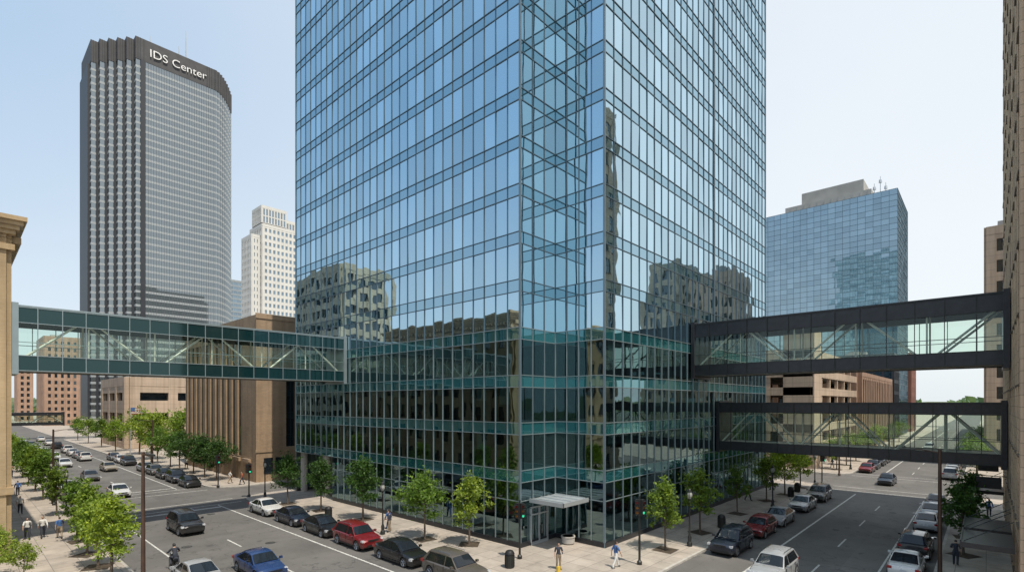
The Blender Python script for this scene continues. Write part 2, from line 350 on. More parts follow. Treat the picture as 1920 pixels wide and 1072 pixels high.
structure('pavement',mb,[M['pave']]); structure('kerb',mk,[M['kerb']])
mb=MB()
def ln(x0,x1,y0,y1): sheet(x0,x1,y0,y1,0.009)
ln(19.42,19.56,19,61); ln(19.42,19.56,76,200); ln(10.5,10.62,22,61); ln(10.5,10.62,76,200)
for k in range(40):
    y=24+k*9
    if 58<y<76 or 203<y<222: continue
    ln(15.0,15.12,y,y+3)
ln(26,74,11.55,11.7); ln(96,290,11.55,11.7); ln(26,74,5.1,5.22); ln(96,290,5.1,5.22)
for k in range(28):
    x=28+k*9
    if 70<x<94: continue
    ln(x,x+3,8.3,8.42)
for y0 in (61.3,64.0,72.6,75.2): ln(8.6,22.0,y0,y0+.16)
for x0 in (76.4,79.4,92.6,95.4): ln(x0,x0+.16,3.0,15.0)
ln(10.6,19.4,59.6,60.0); ln(10.6,19.4,77,77.3)
structure('road_marking',mb,[M['mark']])
mb=MB(); prev=None
for i in range(121):
    a=math.radians(-30+150*i/120); r=2600
    h=18+14*math.sin(i*0.21)+9*math.sin(i*0.53+1)+4*R.random()
    p=(r*math.cos(a),r*math.sin(a),0); q=((r+260)*math.cos(a),(r+260)*math.sin(a),h)
    if prev: mb.quad(prev[0],p,q,prev[1])
    prev=(p,q)
structure('hill',mb,[M['grass']])
for (x,y) in ((17.0,41.5),(12.2,45.0),(17.4,56.5),(33,7.0),(52,9.6),(14,68),(64,6.9)):
    t=thing('manhole_cover','round dark iron manhole cover set in the road','manhole cover',(x,y,.006),'manhole covers')
    b=MB(); b.tube([(0,0,-.05),(0,0,.006)],[.36,.36],20); part(t,'ring',b,[M['dark_metal']],local=True)
    b=MB(); b.tube([(0,0,-.03),(0,0,.010)],[.28,.28],20)
    for k in range(5): b.box(-.2,.2,-.17+k*.08,-.15+k*.08,.009,.014)
    part(t,'lid',b,[M['interior']],local=True)

# ------------------------------------------------ generic buildings
def facade(th,wall,P,U,Lg,z0,z1,cols,rows,pier,span,dep,wins,frame=None,base=0,edge=None):
    edge=edge or pier
    fh=(z1-z0)/rows
    cw=(Lg-2*edge+pier)/cols
    for c in range(cols+1):
        if c==0: u0,u1=0,edge
        elif c==cols: u0,u1=Lg-edge,Lg
        else: u0=edge-pier+c*cw; u1=u0+pier
        wall.obox(P,U,u0,u1,0,dep,z0,z1)
    for r in range(rows+1):
        a=z0+r*fh-(span/2 if r else 0); b=z0+r*fh+span/2
        if r==rows: b=z1+0.05
        wall.obox(P,U,0.02,Lg-0.02,0,dep-0.07,a,b)
    Nn=(U[1],-U[0])
    for c in range(cols):
        u0=edge+c*cw; u1=u0+cw-pier
        for r in range(rows):
            za=z0+r*fh+span/2; zb=z0+(r+1)*fh-span/2
            uc=(u0+u1)/2
            wins.append(((P[0]+U[0]*uc+Nn[0]*0.03,P[1]+U[1]*uc+Nn[1]*0.03,(za+zb)/2),U,u1-u0,zb-za))
            if frame is not None:
                frame.obox(P,U,uc-.03,uc+.03,0.02,0.09,za,zb)
                frame.obox(P,U,u0,u1,0.02,0.085,(za+zb)/2-.03,(za+zb)/2+.03)
                frame.obox(P,U,u0-.02,u1+.02,0.0,dep+0.06,za-.08,za+.02)
def put_windows(th,wins,mat,limit=100,name='window'):
    wins.sort(key=lambda w:(Vector(w[0])-CAMP).length)
    cache={}
    for (c,U,wd,h) in wins[:limit]:
        key=(round(wd,2),round(h,2))
        if key not in cache:
            b=MB(); b.quad((-wd/2,0,-h/2),(wd/2,0,-h/2),(wd/2,0,h/2),(-wd/2,0,h/2)); cache[key]=b.mesh('window_pane',[mat])
        link(name,cache[key],th,Vector(c)-th.location,math.atan2(U[1],U[0]))
    rest=wins[limit:]
    if rest:
        b=MB()
        for (c,U,wd,h) in rest:
            hx,hy=U[0]*wd/2,U[1]*wd/2
            b.quad((c[0]-hx,c[1]-hy,c[2]-h/2),(c[0]+hx,c[1]+hy,c[2]-h/2),(c[0]+hx,c[1]+hy,c[2]+h/2),(c[0]-hx,c[1]-hy,c[2]+h/2))
        part(th,name,b,[mat],stuff=True)
FX={'-Y':lambda x0,x1,y0,y1:((x0,y0),(1,0),x1-x0),'-X':lambda x0,x1,y0,y1:((x0,y1),(0,-1),y1-y0),
    '+Y':lambda x0,x1,y0,y1:((x1,y1),(-1,0),x1-x0),'+X':lambda x0,x1,y0,y1:((x1,y0),(0,1),y1-y0)}
def building(name,label,x0,x1,y0,y1,h,wall,faces,mod=3.2,fh=3.8,pier=1.2,span=1.4,dep=0.3,z0=0.2,limit=60,frames=False,winmat=None,top=1.5,cornice=0,clutter=True,cat='building'):
    th=thing(name,label,cat,((x0+x1)/2,(y0+y1)/2,0))
    core=MB(); core.box(x0,x1,y0,y1,0.1,h-0.4)
    part(th,'building_core',core,[M['interior']])
    wb=MB(); fr=MB() if frames else None; wins=[]
    for f in ('-Y','-X','+Y','+X'):
        P,U,Lg=FX[f](x0,x1,y0,y1)
        if f in faces:
            rows=max(1,round((h-top-z0)/fh)); cols=max(1,round(Lg/mod))
            facade(th,wb,P,U,Lg,z0,h-top,cols,rows,pier,span,dep,wins,fr)
            wb.obox(P,U,0,Lg,0,dep,h-top+.05,h)
        else: wb.obox(P,U,0,Lg,0.0,dep,0.1,h)
    part(th,'wall',wb,[wall])
    rb=MB(); rb.box(x0,x1,y0,y1,h-.39,h-.25)
    part(th,'roof',rb,[M['roof']])
    if clutter:
        a,b=x1-x0,y1-y0
        for k in range(3):
            cb=MB(); cx=x0+a*R.uniform(.25,.75); cy=y0+b*R.uniform(.25,.75); s=min(R.uniform(1,2.2),a*.2,b*.2)
            cb.box(cx-s,cx+s,cy-s*.8,cy+s*.8,h-.25,h+R.uniform(.8,2.0)+k*.01)
            part(th,'rooftop_unit',cb,[M['grey_stone']])
    if fr: part(th,'window_frame',fr,[M['bronze']])
    if cornice:
        cb=MB()
        for k in range(4):
            e=dep+cornice*(k+1)/4; cb.box(x0-e,x1+e,y0-e,y1+e,h-1.2+k*.3+.001*k,h-.9+k*.3)
        nd=int((x1-x0)/0.7)
        for k in range(nd): cb.box(x0+.3+k*.7,x0+.62+k*.7,y0-dep-cornice*.7,y0-dep,h-1.65,h-1.21)
        nd=int((y1-y0)/0.7)
        for k in range(nd):
            cb.box(x1+dep,x1+dep+cornice*.7,y0+.3+k*.7,y0+.62+k*.7,h-1.65,h-1.21)
        cb.box(x0-.2,x1+dep+.15,y0-dep-.15,y1+.2,h-2.3,h-1.9)
        cb.box(x0-.2,x1+dep+.10,y0-dep-.10,y1+.2,4.6,5.1)
        part(th,'cornice',cb,[wall])
    put_windows(th,wins,winmat or M['win_dark'],limit)
    return th

# ------------------------------------------------ main tower
TX0,TY1=28.9,62.9; TX1,TY0=71.5,21.1; NX,NY=33.2,25.75
H=92
tower=thing('glass_office_tower','tall blue glass office tower with a notched corner entrance','office building',((TX0+TX1)/2,(TY0+TY1)/2,0))
segs=[((TX0,TY1),(0,-1),TY1-NY),((TX0,NY),(1,0),NX-TX0),((NX,NY),(0,-1),NY-TY0),((NX,TY0),(1,0),TX1-NX),((TX1,TY0),(0,1),TY1-TY0),((TX1,TY1),(-1,0),TX1-TX0)]
levels=[5.0+3.6*k for k in range(25)]
vis=[]; spanU=MB(); spanL=MB(); mul=MB(); sil=MB()
def pane(P,U,u0,u1,z0,z1,tilt=0.0042,rec=0.0):
    a=R.gauss(0,tilt); b=R.gauss(0,tilt); Nn=(U[1],-U[0]); uc=(u0+u1)/2; zc=(z0+z1)/2
    def pt(u,z):
        n=rec+a*(u-uc)+b*(z-zc); return (P[0]+U[0]*u+Nn[0]*n,P[1]+U[1]*u+Nn[1]*n,z)
    return (pt(u0,z0),pt(u1,z0),pt(u1,z1),pt(u0,z1))
for si,(P,U,Lg) in enumerate(segs):
    cols=round(Lg/1.3); cw=Lg/cols
    for c in range(cols):
        u0=c*cw; u1=u0+cw
        over=(si==0 and TY1-(u0+u1)/2>53.7)
        if not over:
            vis.append((pane(P,U,u0,u1,0.5,3.6),0)); vis.append((pane(P,U,u0,u1,3.6,5.0),0))
        for k,z in enumerate(levels):
            if k<4: spanL.quad(*pane(P,U,u0,u1,z,z+.9))
            else: spanU.quad(*pane(P,U,u0,u1,z,z+.9))
            zt=levels[k+1] if k+1<len(levels) else H
            vis.append((pane(P,U,u0,u1,z+.9,zt),0 if k<3 else 1))
    for c in range(cols+1):
        u=c*cw; zb=0.5 if not (si==0 and TY1-u>53.8) else 5.0
        mul.obox(P,U,u-.026,u+.026,-.02,.07,zb,16.7,1); mul.obox(P,U,u-.022,u+.022,-.02,.06,16.7,H,0)
    for k,z in enumerate(levels):
        m=1 if k<4 else 0; hh=.028
        mul.obox(P,U,0,Lg,-.015,.055,z-hh,z+hh,m); mul.obox(P,U,0,Lg,-.015,.055,z+.9-hh,z+.9+hh,m)
    zs0=0 if si else (TY1-53.7)
    mul.obox(P,U,zs0,Lg,-.015,.055,3.57,3.63,1)
    mul.obox(P,U,zs0,Lg,-.3,.10,0.14,0.5,2)
    if si==3:
        u=round(20.5/cw)*cw; mul.obox(P,U,u-.12,u+.12,0,.10,16.7,H,0)
for (x,y) in ((TX0,NY),(NX,TY0),(TX0,TY1),(TX1,TY0)):
    sil.box(x-.075,x+.075,y-.075,y+.075,0.14 if (x,y)!=(TX0,TY1) else 5.0,H)
part(tower,'spandrel_glazing',spanU,[M['upspan']],stuff=True)
part(tower,'spandrel_glazing',spanL,[M['teal']],stuff=True,label='teal glass bands between the lower floors')
part(tower,'mullion_grid',mul,[M['mull_dark'],M['mull'],M['fascia']])
part(tower,'corner_trim',sil,[M['trim']],stuff=True)
vis.sort(key=lambda q:(Vector(q[0][0])-CAMP).length)
for q,m in vis[:100]:
    b=MB(); b.quad(*q); part(tower,'window',b,[M['lower'] if m==0 else M['upper']])
b=MB()
for q,m in vis[100:]: b.quad(*q,m)
part(tower,'window',b,[M['lower'],M['upper']],stuff=True)
b=MB(); foot=[(TX0+.35,NY+.35),(NX+.35,NY+.35),(NX+.35,TY0+.35),(TX1-.35,TY0+.35),(TX1-.35,TY1-.35),(TX0+.35,TY1-.35)]
for k in range(4): b.prism(foot,levels[k]+.1,levels[k]+.75)
b.prism(foot,levels[3]+.8,H-1)
part(tower,'floor_slab',b,[M['slab']],stuff=True)
b=MB(); b.box(42,60,34,52,.14,16.3); part(tower,'service_core',b,[M['slab']])
b=MB(); b.tube([(0,0,0),(0,0,16.06)],[.4,.4],10); cmesh=b.mesh('interior_column',[M['slab']])
for x in (31.5,39,46.5,54,61.5,69):
    for y in (24.5,32,39.5,47,54.5,60.5):
        if (x<34 and y<27) or (42<x<60 and 34<y<52): continue
        link('interior_column',cmesh,tower,Vector((x,y,.14))-tower.location)
b=MB(); b.prism([(TX0+.4,NY+.4),(NX+.4,NY+.4),(NX+.4,TY0+.4),(TX1-.4,TY0+.4),(TX1-.4,TY1-.4),(TX0+.4,TY1-.4)],H-1,H)
part(tower,'roof',b,[M['roof']])
for yy in (62.2,56.5):
    b=MB(); b.tube([(29.6,yy,.13),(29.6,yy,5.0)],[.4,.4],16); part(tower,'overhang_column',b,[M['concrete']],smooth=True)
b=MB(); b.box(32.5,32.7,53.85,62.8,.13,5.0); b.box(29.0,32.7,53.7,53.85,.13,5.0); part(tower,'recessed_wall',b,[M['concrete']])
b=MB(); b.box(-.5,.5,-.12,.12,-.02,.02); cl1=b.mesh('ceiling_light',[M['ceil']])
for k in range(4):
    z=levels[k]+.08
    for i in range(8): link('ceiling_light',cl1,tower,Vector((35+4.2*i,23.2+(i*37%3)*1.1,z))-tower.location)
    for i in range(7): link('ceiling_light',cl1,tower,Vector((30.9+(i*31%3)*1.0,29+4.4*i,z))-tower.location,math.pi/2)
for k in range(3):
    for i in range(28):
        if R.random()<.35:
            y=27+1.29*i; d=R.uniform(.4,1.6); b=MB(); b.quad((TX0+.2,y+1.1,levels[k+1]-d),(TX0+.2,y,levels[k+1]-d),(TX0+.2,y,levels[k+1]),(TX0+.2,y+1.1,levels[k+1])); part(tower,'roller_blind',b,[M['blind']])
        if R.random()<.35:
            x=34+1.29*i; d=R.uniform(.4,1.6); b=MB(); b.quad((x,TY0+.2,levels[k+1]-d),(x+1.1,TY0+.2,levels[k+1]-d),(x+1.1,TY0+.2,levels[k+1]),(x,TY0+.2,levels[k+1])); part(tower,'roller_blind',b,[M['blind']])
b=MB(); b.box(29.9,33.05,22.5,25.6,3.5,3.68); b.box(29.8,33.05,22.4,22.52,3.44,3.74); b.box(29.78,29.9,22.4,25.6,3.44,3.74)
for i in range(4): b.box(30.1+i*.9,30.18+i*.9,22.6,25.5,3.68,3.77)
part(tower,'entrance_canopy',b,[M['silver']])
d=link('entrance_door',None,tower,Vector((31,25.6,0.13))-tower.location)
b=MB()
for x in (30.0,31.0,32.0): b.box(x-.05,x+.05,25.55,25.72,.13,3.0)
b.box(29.95,32.05,25.54,25.70,2.4,2.5); b.box(29.95,32.05,25.54,25.70,2.95,3.05); b.box(29.95,32.05,25.545,25.7,.135,.35)
link('door_frame',b.mesh('door_frame',[M['silver']],(31,25.6,.13)),d)
for xx in (30.85,31.1):
    b=MB(); b.box(xx,xx+.05,25.4,25.45,.9,1.6); link('handle',b.mesh('handle',[M['chrome']],(31,25.6,.13)),d)

# ------------------------------------------------ skyways
def skyway(label,P,U,Lg,W,z0,z1,zb,zt,n,band,glass,mullm,diagn,mw=.05):
    Nn=(U[1],-U[0])
    th=thing('skyway',label,'skyway',(P[0]+U[0]*Lg/2-Nn[0]*W/2,P[1]+U[1]*Lg/2-Nn[1]*W/2,z0))
    b=MB(); b.obox(P,U,0.1,Lg-.1,-W+.12,-.12,z0+.05,z0+.4); b.obox(P,U,.1,Lg-.1,-W+.1,-.1,zb-.2,zb-.05)
    part(th,'floor',b,[M['concrete']],stuff=True)
    b=MB(); b.obox(P,U,.0,Lg,-W+.1,-.1,z1-.35,z1-.02); b.obox(P,U,0,Lg,-W-.06,.06,z1,z1+.10)
    part(th,'roof',b,[M['mull'] if band=='green_panel' else M['fascia']],stuff=True)
    b=MB()
    for nn in (0,-W+.06):
        for i in range(n):
            u0=Lg*i/n; u1=Lg*(i+1)/n
            b.obox(P,U,u0,u1,nn-.06,nn,z0,zb); b.obox(P,U,u0,u1,nn-.06,nn,zt,z1)
    part(th,'spandrel_panel',b,[M[band]],stuff=True)
    b=MB()
    for nn,s in ((0,1),(-W,-1)):
        for i in range(n+1):
            u=Lg*i/n
            b.obox(P,U,max(0,u-mw/2),min(Lg,u+mw/2),min(nn,nn+s*.07),max(nn,nn+s*.07),z0-.01,z1)
        for z in (z0+.02,zb,zt,z1-.04):
            b.obox(P,U,0,Lg,min(nn,nn+s*.05),max(nn,nn+s*.05),z-mw/2,z+mw/2)
        zz=zb+.95; b.obox(P,U,0,Lg,nn-.2 if s>0 else nn+.15,nn-.15 if s>0 else nn+.2,zz,zz+.05)
    part(th,'mullion_grid',b,[M[mullm]],stuff=True)
    def pt(u,nn,z): return (P[0]+U[0]*u+Nn[0]*nn,P[1]+U[1]*u+Nn[1]*nn,z)
    for nn in (-.45,-W+.45):
        b=MB()
        for i in range(diagn):
            u0=Lg*i/diagn; u1=Lg*(i+1)/diagn
            a,c=(z0+.4,z1-.4) if i%2==0 else (z1-.4,z0+.4)
            b.tube([pt(u0,nn,a),pt(u1,nn,c)],[.085,.085],4)
            if i<diagn-1: b.tube([pt(u1,nn,z0+.4),pt(u1,nn,z1-.4)],[.06,.06],4)
        b.obox(P,U,0.1,Lg-.1,nn-.12,nn+.12,z1-.62,z1-.36); b.obox(P,U,.1,Lg-.1,nn-.12,nn+.12,z0+.41,z0+.6)
        part(th,'truss',b,[M['white_steel']])
    for nn in (-.03,-W+.03):
        for i in range(n):
            q=MB(); u0=Lg*i/n; u1=Lg*(i+1)/n; q.quad(pt(u0,nn,zb),pt(u1,nn,zb),pt(u1,nn,zt),pt(u0,nn,zt)); part(th,'window',q,[M[glass]])
    for u in (0,Lg-.35):
        b=MB(); b.obox(P,U,u,u+.35,-W-.12,.12,z0-.25,z1+.25); part(th,'end_portal',b,[M['fascia' if band=='fascia' else 'mull']])
    return th
skyway('long dark green glass skyway bridging the street to the tower',(2.9,50.8),(1,0),25.95,3.6,13.3,17.9,14.4,16.75,19,'green_panel','sky_glass','mull',6,.05)
skyway('upper dark framed skyway with glazed sides and diagonal truss',(48.5,21.0),(0,-1),22.2,3.8,13.6,18.5,14.6,17.3,13,'fascia','sky_glass','dark_metal',5,.05)
skyway('lower dark framed skyway with glazed sides and diagonal truss',(54.8,21.0),(0,-1),22.2,3.6,6.1,10.95,7.0,10.05,15,'fascia','sky_glass','dark_metal',6,.05)
skyway('distant low skyway crossing the street',(8,212),(1,0),16,4,4.2,8.0,5.0,7.2,8,'fascia','sky_glass','dark_metal',4,.08)

# ------------------------------------------------ neighbouring buildings
building('corner_building','yellow brick corner building with heavy stone cornice',-30,2.6,50.6,83,24.0,M['yellow_brick'],('-Y','+X'),3.3,3.9,1.5,1.5,.28,limit=100,frames=True,cornice=0.75)
building('apartment_tower','drab concrete apartment tower with rows of windows',-9,2.4,99,133,40,M['drab'],('+X','-Y'),2.9,3.3,.8,1.3,.5,limit=60)
building('street_building','low brown brick street building',-34,2.4,84,98,17,M['brown_brick'],('+X','-Y'),3.3,3.6,1.3,1.4,.3,limit=40)
building('street_building','brown brick street building with regular windows',-34,2.4,136,200,22,M['brown_brick'],('+X','-Y'),3.3,3.6,1.3,1.4,.3,limit=40)
building('street_building','red brick street building beyond the crossing',-34,2.4,224,330,26,M['red_brick'],('+X','-Y'),3.3,3.6,1.3,1.4,.3,limit=20)
building('stone_highrise','tall tan stone high-rise with pilasters and cornice',36,72,-34,-1.5,57,M['tan_stone'],('+Y','-X','+X'),2.9,3.7,1.3,1.4,.25,limit=100,frames=True,cornice=0)
building('grey_tower','grey stone office block with flat roof plant',121,156,-22,-14,46,M['drab'],('+Y','-X'),3.0,3.6,1.2,1.3,.4,limit=100)
building('grey_tower','lower grey stone office block along the street',158,196,-24,-14,40,M['grey_stone'],('+Y','-X'),3.0,3.6,1.2,1.3,.4,limit=60)
building('brick_block','tan brick block with punched windows',120,130,-8,0.0,41,M['beige'],('+Y','-X'),2.6,3.6,1.3,1.5,.3,limit=60,z0=.2)
building('brick_block','red brick warehouse along the street',200,290,-30,-1,17,M['red_brick'],('+Y','-X'),3.2,3.8,1.3,1.5,.3,limit=60)
bb=thing('brick_building','brown brick building with tall narrow vertical window slots','building',(45,90,0))
b=MB(); b.box(28.45,62,73.8,105,.1,22.5); part(bb,'glazed_core',b,[M['win_dark']])
b=MB(); ns=11
b.obox((28.45,105),(0,-1),0,31.2,0,.25,20.4,23.1); b.obox((28.45,105),(0,-1),0,31.2,0,.25,.1,3.4)
for k in range(8): b.obox((28.45,105),(0,-1),2+k*3.6,4.6+k*3.6,.251,.6,2.7,3.2)
cw=26.0/ns
for i in range(ns+1):
    b.obox((28.45,105),(0,-1),.6+i*cw-.5,.6+i*cw+.45,0,.20,3.4,20.4)
b.obox((28.45,105),(0,-1),.6+ns*cw+.45,31.2,0,.22,3.4,20.4)
b.obox((28.2,73.8),(1,0),0,4.1,0,.4,.1,23.1); b.obox((28.2,73.8),(1,0),4.1,5.5,0,.4,.1,4.8); b.obox((28.2,73.8),(1,0),4.1,5.5,0,.4,14.3,23.1)
b.obox((28.2,73.8),(1,0),5.5,33.8,0,.4,.1,23.1)
b.box(28.1,62.2,73.3,73.39,22.6,23.3); b.box(28.1,62.2,73.3,73.385,4.2,4.6)
part(bb,'wall',b,[M['brown_brick']])
b=MB(); b.box(28.6,62,74,105,22.5,22.7); part(bb,'roof',b,[M['roof']])
b=MB(); b.box(40,52,85,95,22.7,25.5); part(bb,'roof_penthouse',b,[M['brown_brick']])
for i in range(2):
    b=MB(); b.obox((28.2,73.8),(1,0),1.0+i*1.6,2.2+i*1.6,.401,.46,1.2,3.4); part(bb,'ground_window',b,[M['win_dark']])
building('beige_building','low beige precast building with recessed window bands',28.6,62,150,178,17.2,M['beige'],('-Y','-X'),9.0,5.6,2.0,3.0,.9,limit=60,z0=.2,top=2.2)
building('brick_apartments','orange brick apartment block with rows of windows',30,43,330,360,43,M['orange_brick'],('-Y','-X'),2.6,3.3,1.3,1.5,.3,limit=80)
building('brick_apartments','narrow orange brick block far down the street',26.5,33,420,440,36,M['orange_brick'],('-Y','-X'),2.6,3.3,1.3,1.5,.3,limit=40)
ct=building('cream_tower','pale stone high-rise with stepped top and square windows',108,160,273,289,103,M['cream'],('-Y','-X'),2.2,3.5,1.0,1.6,.35,limit=60,winmat=M['win_blue'],clutter=False)
absorb(ct,building('cream_tower_wing','lower cream shoulder of the stepped high-rise',103.5,107.3,275,288,97,M['cream'],('-Y','-X'),2.2,3.5,1.0,1.6,.35,limit=10,winmat=M['win_blue'],clutter=False))
absorb(ct,building('cream_tower_head','recessed glazed cream block on the high-rise',108.4,121,275,287,113,M['cream'],('-Y','-X'),1.6,3.7,.6,.6,.3,limit=10,z0=104,winmat=M['win_blue'],clutter=False))
absorb(ct,building('cream_tower_head','recessed glazed cream block on the high-rise',121.4,158,277,287,109,M['cream'],('-Y','-X'),1.6,3.7,.6,.6,.3,limit=10,z0=104,winmat=M['win_blue'],clutter=False))
building('blue_office','pale blue glass office block in the distance',164,184,500,515,122,M['ids_span'],('-Y','-X'),4,3.9,.4,1.2,.3,limit=60,winmat=M['win_blue'],clutter=False)
pg=thing('parking_garage','beige concrete parking garage with open horizontal decks','parking garage',(115,35,0))
for k in range(7):
    z=.15+k*3.1; b=MB(); b.box(96.4,134.6,21.4,59.6,z,z+.3); part(pg,'deck',b,[M['concrete']])
for k in range(1,7):
    b=MB(); z=k*3.1-.1
    b.box(96,135,21,21.35,z,z+1.35); b.box(96,96.35,21.36,60,z,z+1.35); b.box(96,135,59.7,60,z,z+1.35); b.box(134.7,135,21.36,59.6,z,z+1.35)
    part(pg,'parapet',b,[M['beige']])
for x in [96.1+i*6.45 for i in range(1,6)]: b=MB(); b.box(x,x+.6,21.1,21.6,.13,19.8); part(pg,'column',b,[M['beige']])
for y in [21.3+i*6.3 for i in range(1,7)]: b=MB(); b.box(96.1,96.6,y,y+.6,.13,19.8); part(pg,'column',b,[M['beige']])
b=MB(); b.box(96.0,101,20.8,25.5,.13,23); part(pg,'stair_tower',b,[M['beige']])
b=MB(); b.box(126,134,35,45,19.9,23); part(pg,'stair_tower',b,[M['beige']])
building('street_building','tan building with brown stone columns',139,190,21.5,50,18,M['orange_brick'],('-Y','-X'),3.0,17,1.2,1.2,.9,limit=40,z0=.2,top=1.0)
rg=thing('glass_office_block','blue grey glass office block with rooftop plant','office building',(220,50,0))
b=MB(); RX0,RX1,RY0,RY1,RH=206,235,21,75,80
for (P,U,Lg) in (((RX0,RY1),(0,-1),RY1-RY0),((RX0,RY0),(1,0),RX1-RX0)):
    nc=round(Lg/2.2)
    for c in range(nc):
        for k in range(43):
            z=.5+k*1.85
            if z+1.85<=RH+.1: b.quad(*pane(P,U,c*Lg/nc,(c+1)*Lg/nc,z,min(RH,z+1.85),.005))
part(rg,'glazing',b,[M['right_glass']],stuff=True)
b=MB()
for (P,U,Lg) in (((RX0,RY1),(0,-1),RY1-RY0),((RX0,RY0),(1,0),RX1-RX0)):
    nc=round(Lg/2.2)
    for c in range(nc+1): b.obox(P,U,c*Lg/nc-.04,c*Lg/nc+.04,0,.08,.5,RH)
    for k in range(44): b.obox(P,U,0,Lg,0,.07,.5+k*1.85-.045,.5+k*1.85+.045)
part(rg,'mullion_grid',b,[M['mull_dark']])
b=MB(); b.box(RX0+.2,RX1,RY0+.2,RY1,.1,RH-.2); part(rg,'building_core',b,[M['ids_span']])
b=MB(); b.box(212,230,31,50,RH+3.2,RH+7.8); b.box(210,232,28.5,55,RH-.2,RH+3.2)
for i in range(12): b.box(209.9,210,29+i*2.15,29.6+i*2.15,RH+.4,RH+2.8)
part(rg,'rooftop_plant',b,[M['grey_stone']],stuff=True)
for (y,h) in ((28.2,6),(26.5,8),(25,5.5)):
    b=MB(); b.tube([(214,y,RH-.2),(214,y,RH+h)],[.15,.08],6); b.tube([(214,y,RH+h-2.2),(214,y,RH+h-1.2)],[.5,.4],8); part(rg,'antenna',b,[M['silver']])
building('brick_block','red brick corner building far along the street',245,262,21,40,30,M['red_brick'],('-Y','-X'),3,3.6,1.4,1.5,.3,limit=60)
building('brick_block','dark glass shopfront building in the street',192,203,20.5,45,26,M['ids_dark'],('-Y','-X'),2.4,3.6,.5,1.1,.2,limit=40)

# dark stepped tower with sign
st=thing('dark_stepped_tower','tall dark glass tower with stepped corners and lettered crown','office building',(104,440,0))
DX=5.5
pts=[]; k=6
xa,ya,xb,yb=57+DX,440,80+DX,409
xr=122+DX; KR=9
for i in range(k):
    x=xa+(xb-xa)*i/k; y=ya-(ya-yb)*i/k; x2=xa+(xb-xa)*(i+1)/k; y2=ya-(ya-yb)*(i+1)/k
    pts+= [(x,y),(x,y2)]
pts+=[(xb,409),(xr,409)]
for i in range(KR):
    x=xr+20*i/KR; y=409+28*(i/KR)**1.5; x2=xr+20*(i+1)/KR; y2=409+28*((i+1)/KR)**1.5
    pts+=[(x2,y),(x2,y2)]
pts+=[(xr+20,470),(xa,470)]
cl=[]
for p in pts:
    if not cl or (abs(p[0]-cl[-1][0])+abs(p[1]-cl[-1][1]))>.01: cl.append(p)
pts=cl
def offs(poly,d):
    cx,cy=104,440; return [(p[0]+d*(1 if p[0]>cx else -1),p[1]+d*(1 if p[1]>cy else -1)) for p in poly]
b=MB(); b.prism(pts,.1,236); part(st,'glazing',b,[M['ids_glass']])
b=MB(); fhh=4.6
for i in range(51):
    z=.5+i*fhh; b.prism(offs(pts,.12),z,min(z+1.5,235.9))
part(st,'spandrel_band',b,[M['ids_span']],stuff=True)
b=MB()
for i in range(k+1):
    x=xa+(xb-xa)*i/k; y=ya-(ya-yb)*i/k
    b.box(x-1.3,x+1.1,y-1.3,y+1.2,.1,236)
    if 0<i<k: b.box(x+1.9,x+2.6,y-3.0,y-2.0,.1,236)
b.box(xa-1.2,xa+.2,440,470,.1,236)
part(st,'corner_fin',b,[M['ids_dark']],stuff=True)
b=MB()
for i in range(29): b.box(xb+i*1.5-.06,xb+i*1.5+.06,408.65,409,.1,236)
for i in range(KR):
    x=xr+20*i/KR; y=409+28*(i/KR)**1.5
    b.box(x+1.1,x+1.2,y-.3,y,.1,236)
part(st,'mullion_grid',b,[M['ids_mull']],stuff=True)
b=MB(); b.prism(offs(pts,.25),236,250.5); part(st,'crown',b,[M['crown']])
b=MB()
for i in range(28):
    if i<1 or i>24: b.box(xb+.4+i*1.5,xb+.7+i*1.5,408.55,408.75,236.0,250.45)
for i in range(k):
    x=xa+(xb-xa)*i/k; y=ya-(ya-yb)*i/k
    for j in range(3): b.box(x-.25+j*1.25,x+.1+j*1.25,y-(ya-yb)/k-.5,y-(ya-yb)/k-.25,236,250.45)
for i in range(KR):
    x=xr+20*(i+1)/KR; y=409+28*(i/KR)**1.5
    for j in range(2): b.box(x-1.7+j*.9,x-1.4+j*.9,y-.5,y-.25,236,250.45)
part(st,'crown_louvre',b,[M['ids_dark']],stuff=True)
fc=bpy.data.curves.new('txt','FONT'); fc.body='IDS Center'; fc.size=8.6; fc.extrude=0.3; fc.offset=-0.07
tmp=bpy.data.objects.new('txt',fc); COL.objects.link(tmp); bpy.context.view_layer.update()
dg=bpy.context.evaluated_depsgraph_get(); me=bpy.data.meshes.new_from_object(tmp.evaluated_get(dg)); bpy.data.objects.remove(tmp)
me.materials.clear(); me.materials.append(M['white_letter'])
xs=[v.co.x for v in me.vertices]; sc=33.5/(max(xs)-min(xs))
for v in me.vertices: v.co=Vector((v.co.x*sc,v.co.y*sc*1.0,v.co.z))
o=link('sign_lettering',me,st); o.rotation_euler=(math.radians(90),0,0); o.location=Vector((88.8,408.2,240.3))-st.location
for (x,y,h) in ((116,430,32),(112,432,20),(93,425,14),(94,430,9)):
    b=MB(); b.tube([(x,y,250),(x,y,250+h*.6),(x,y,250+h)],[.55,.4,.15],6); part(st,'antenna',b,[M['silver']])

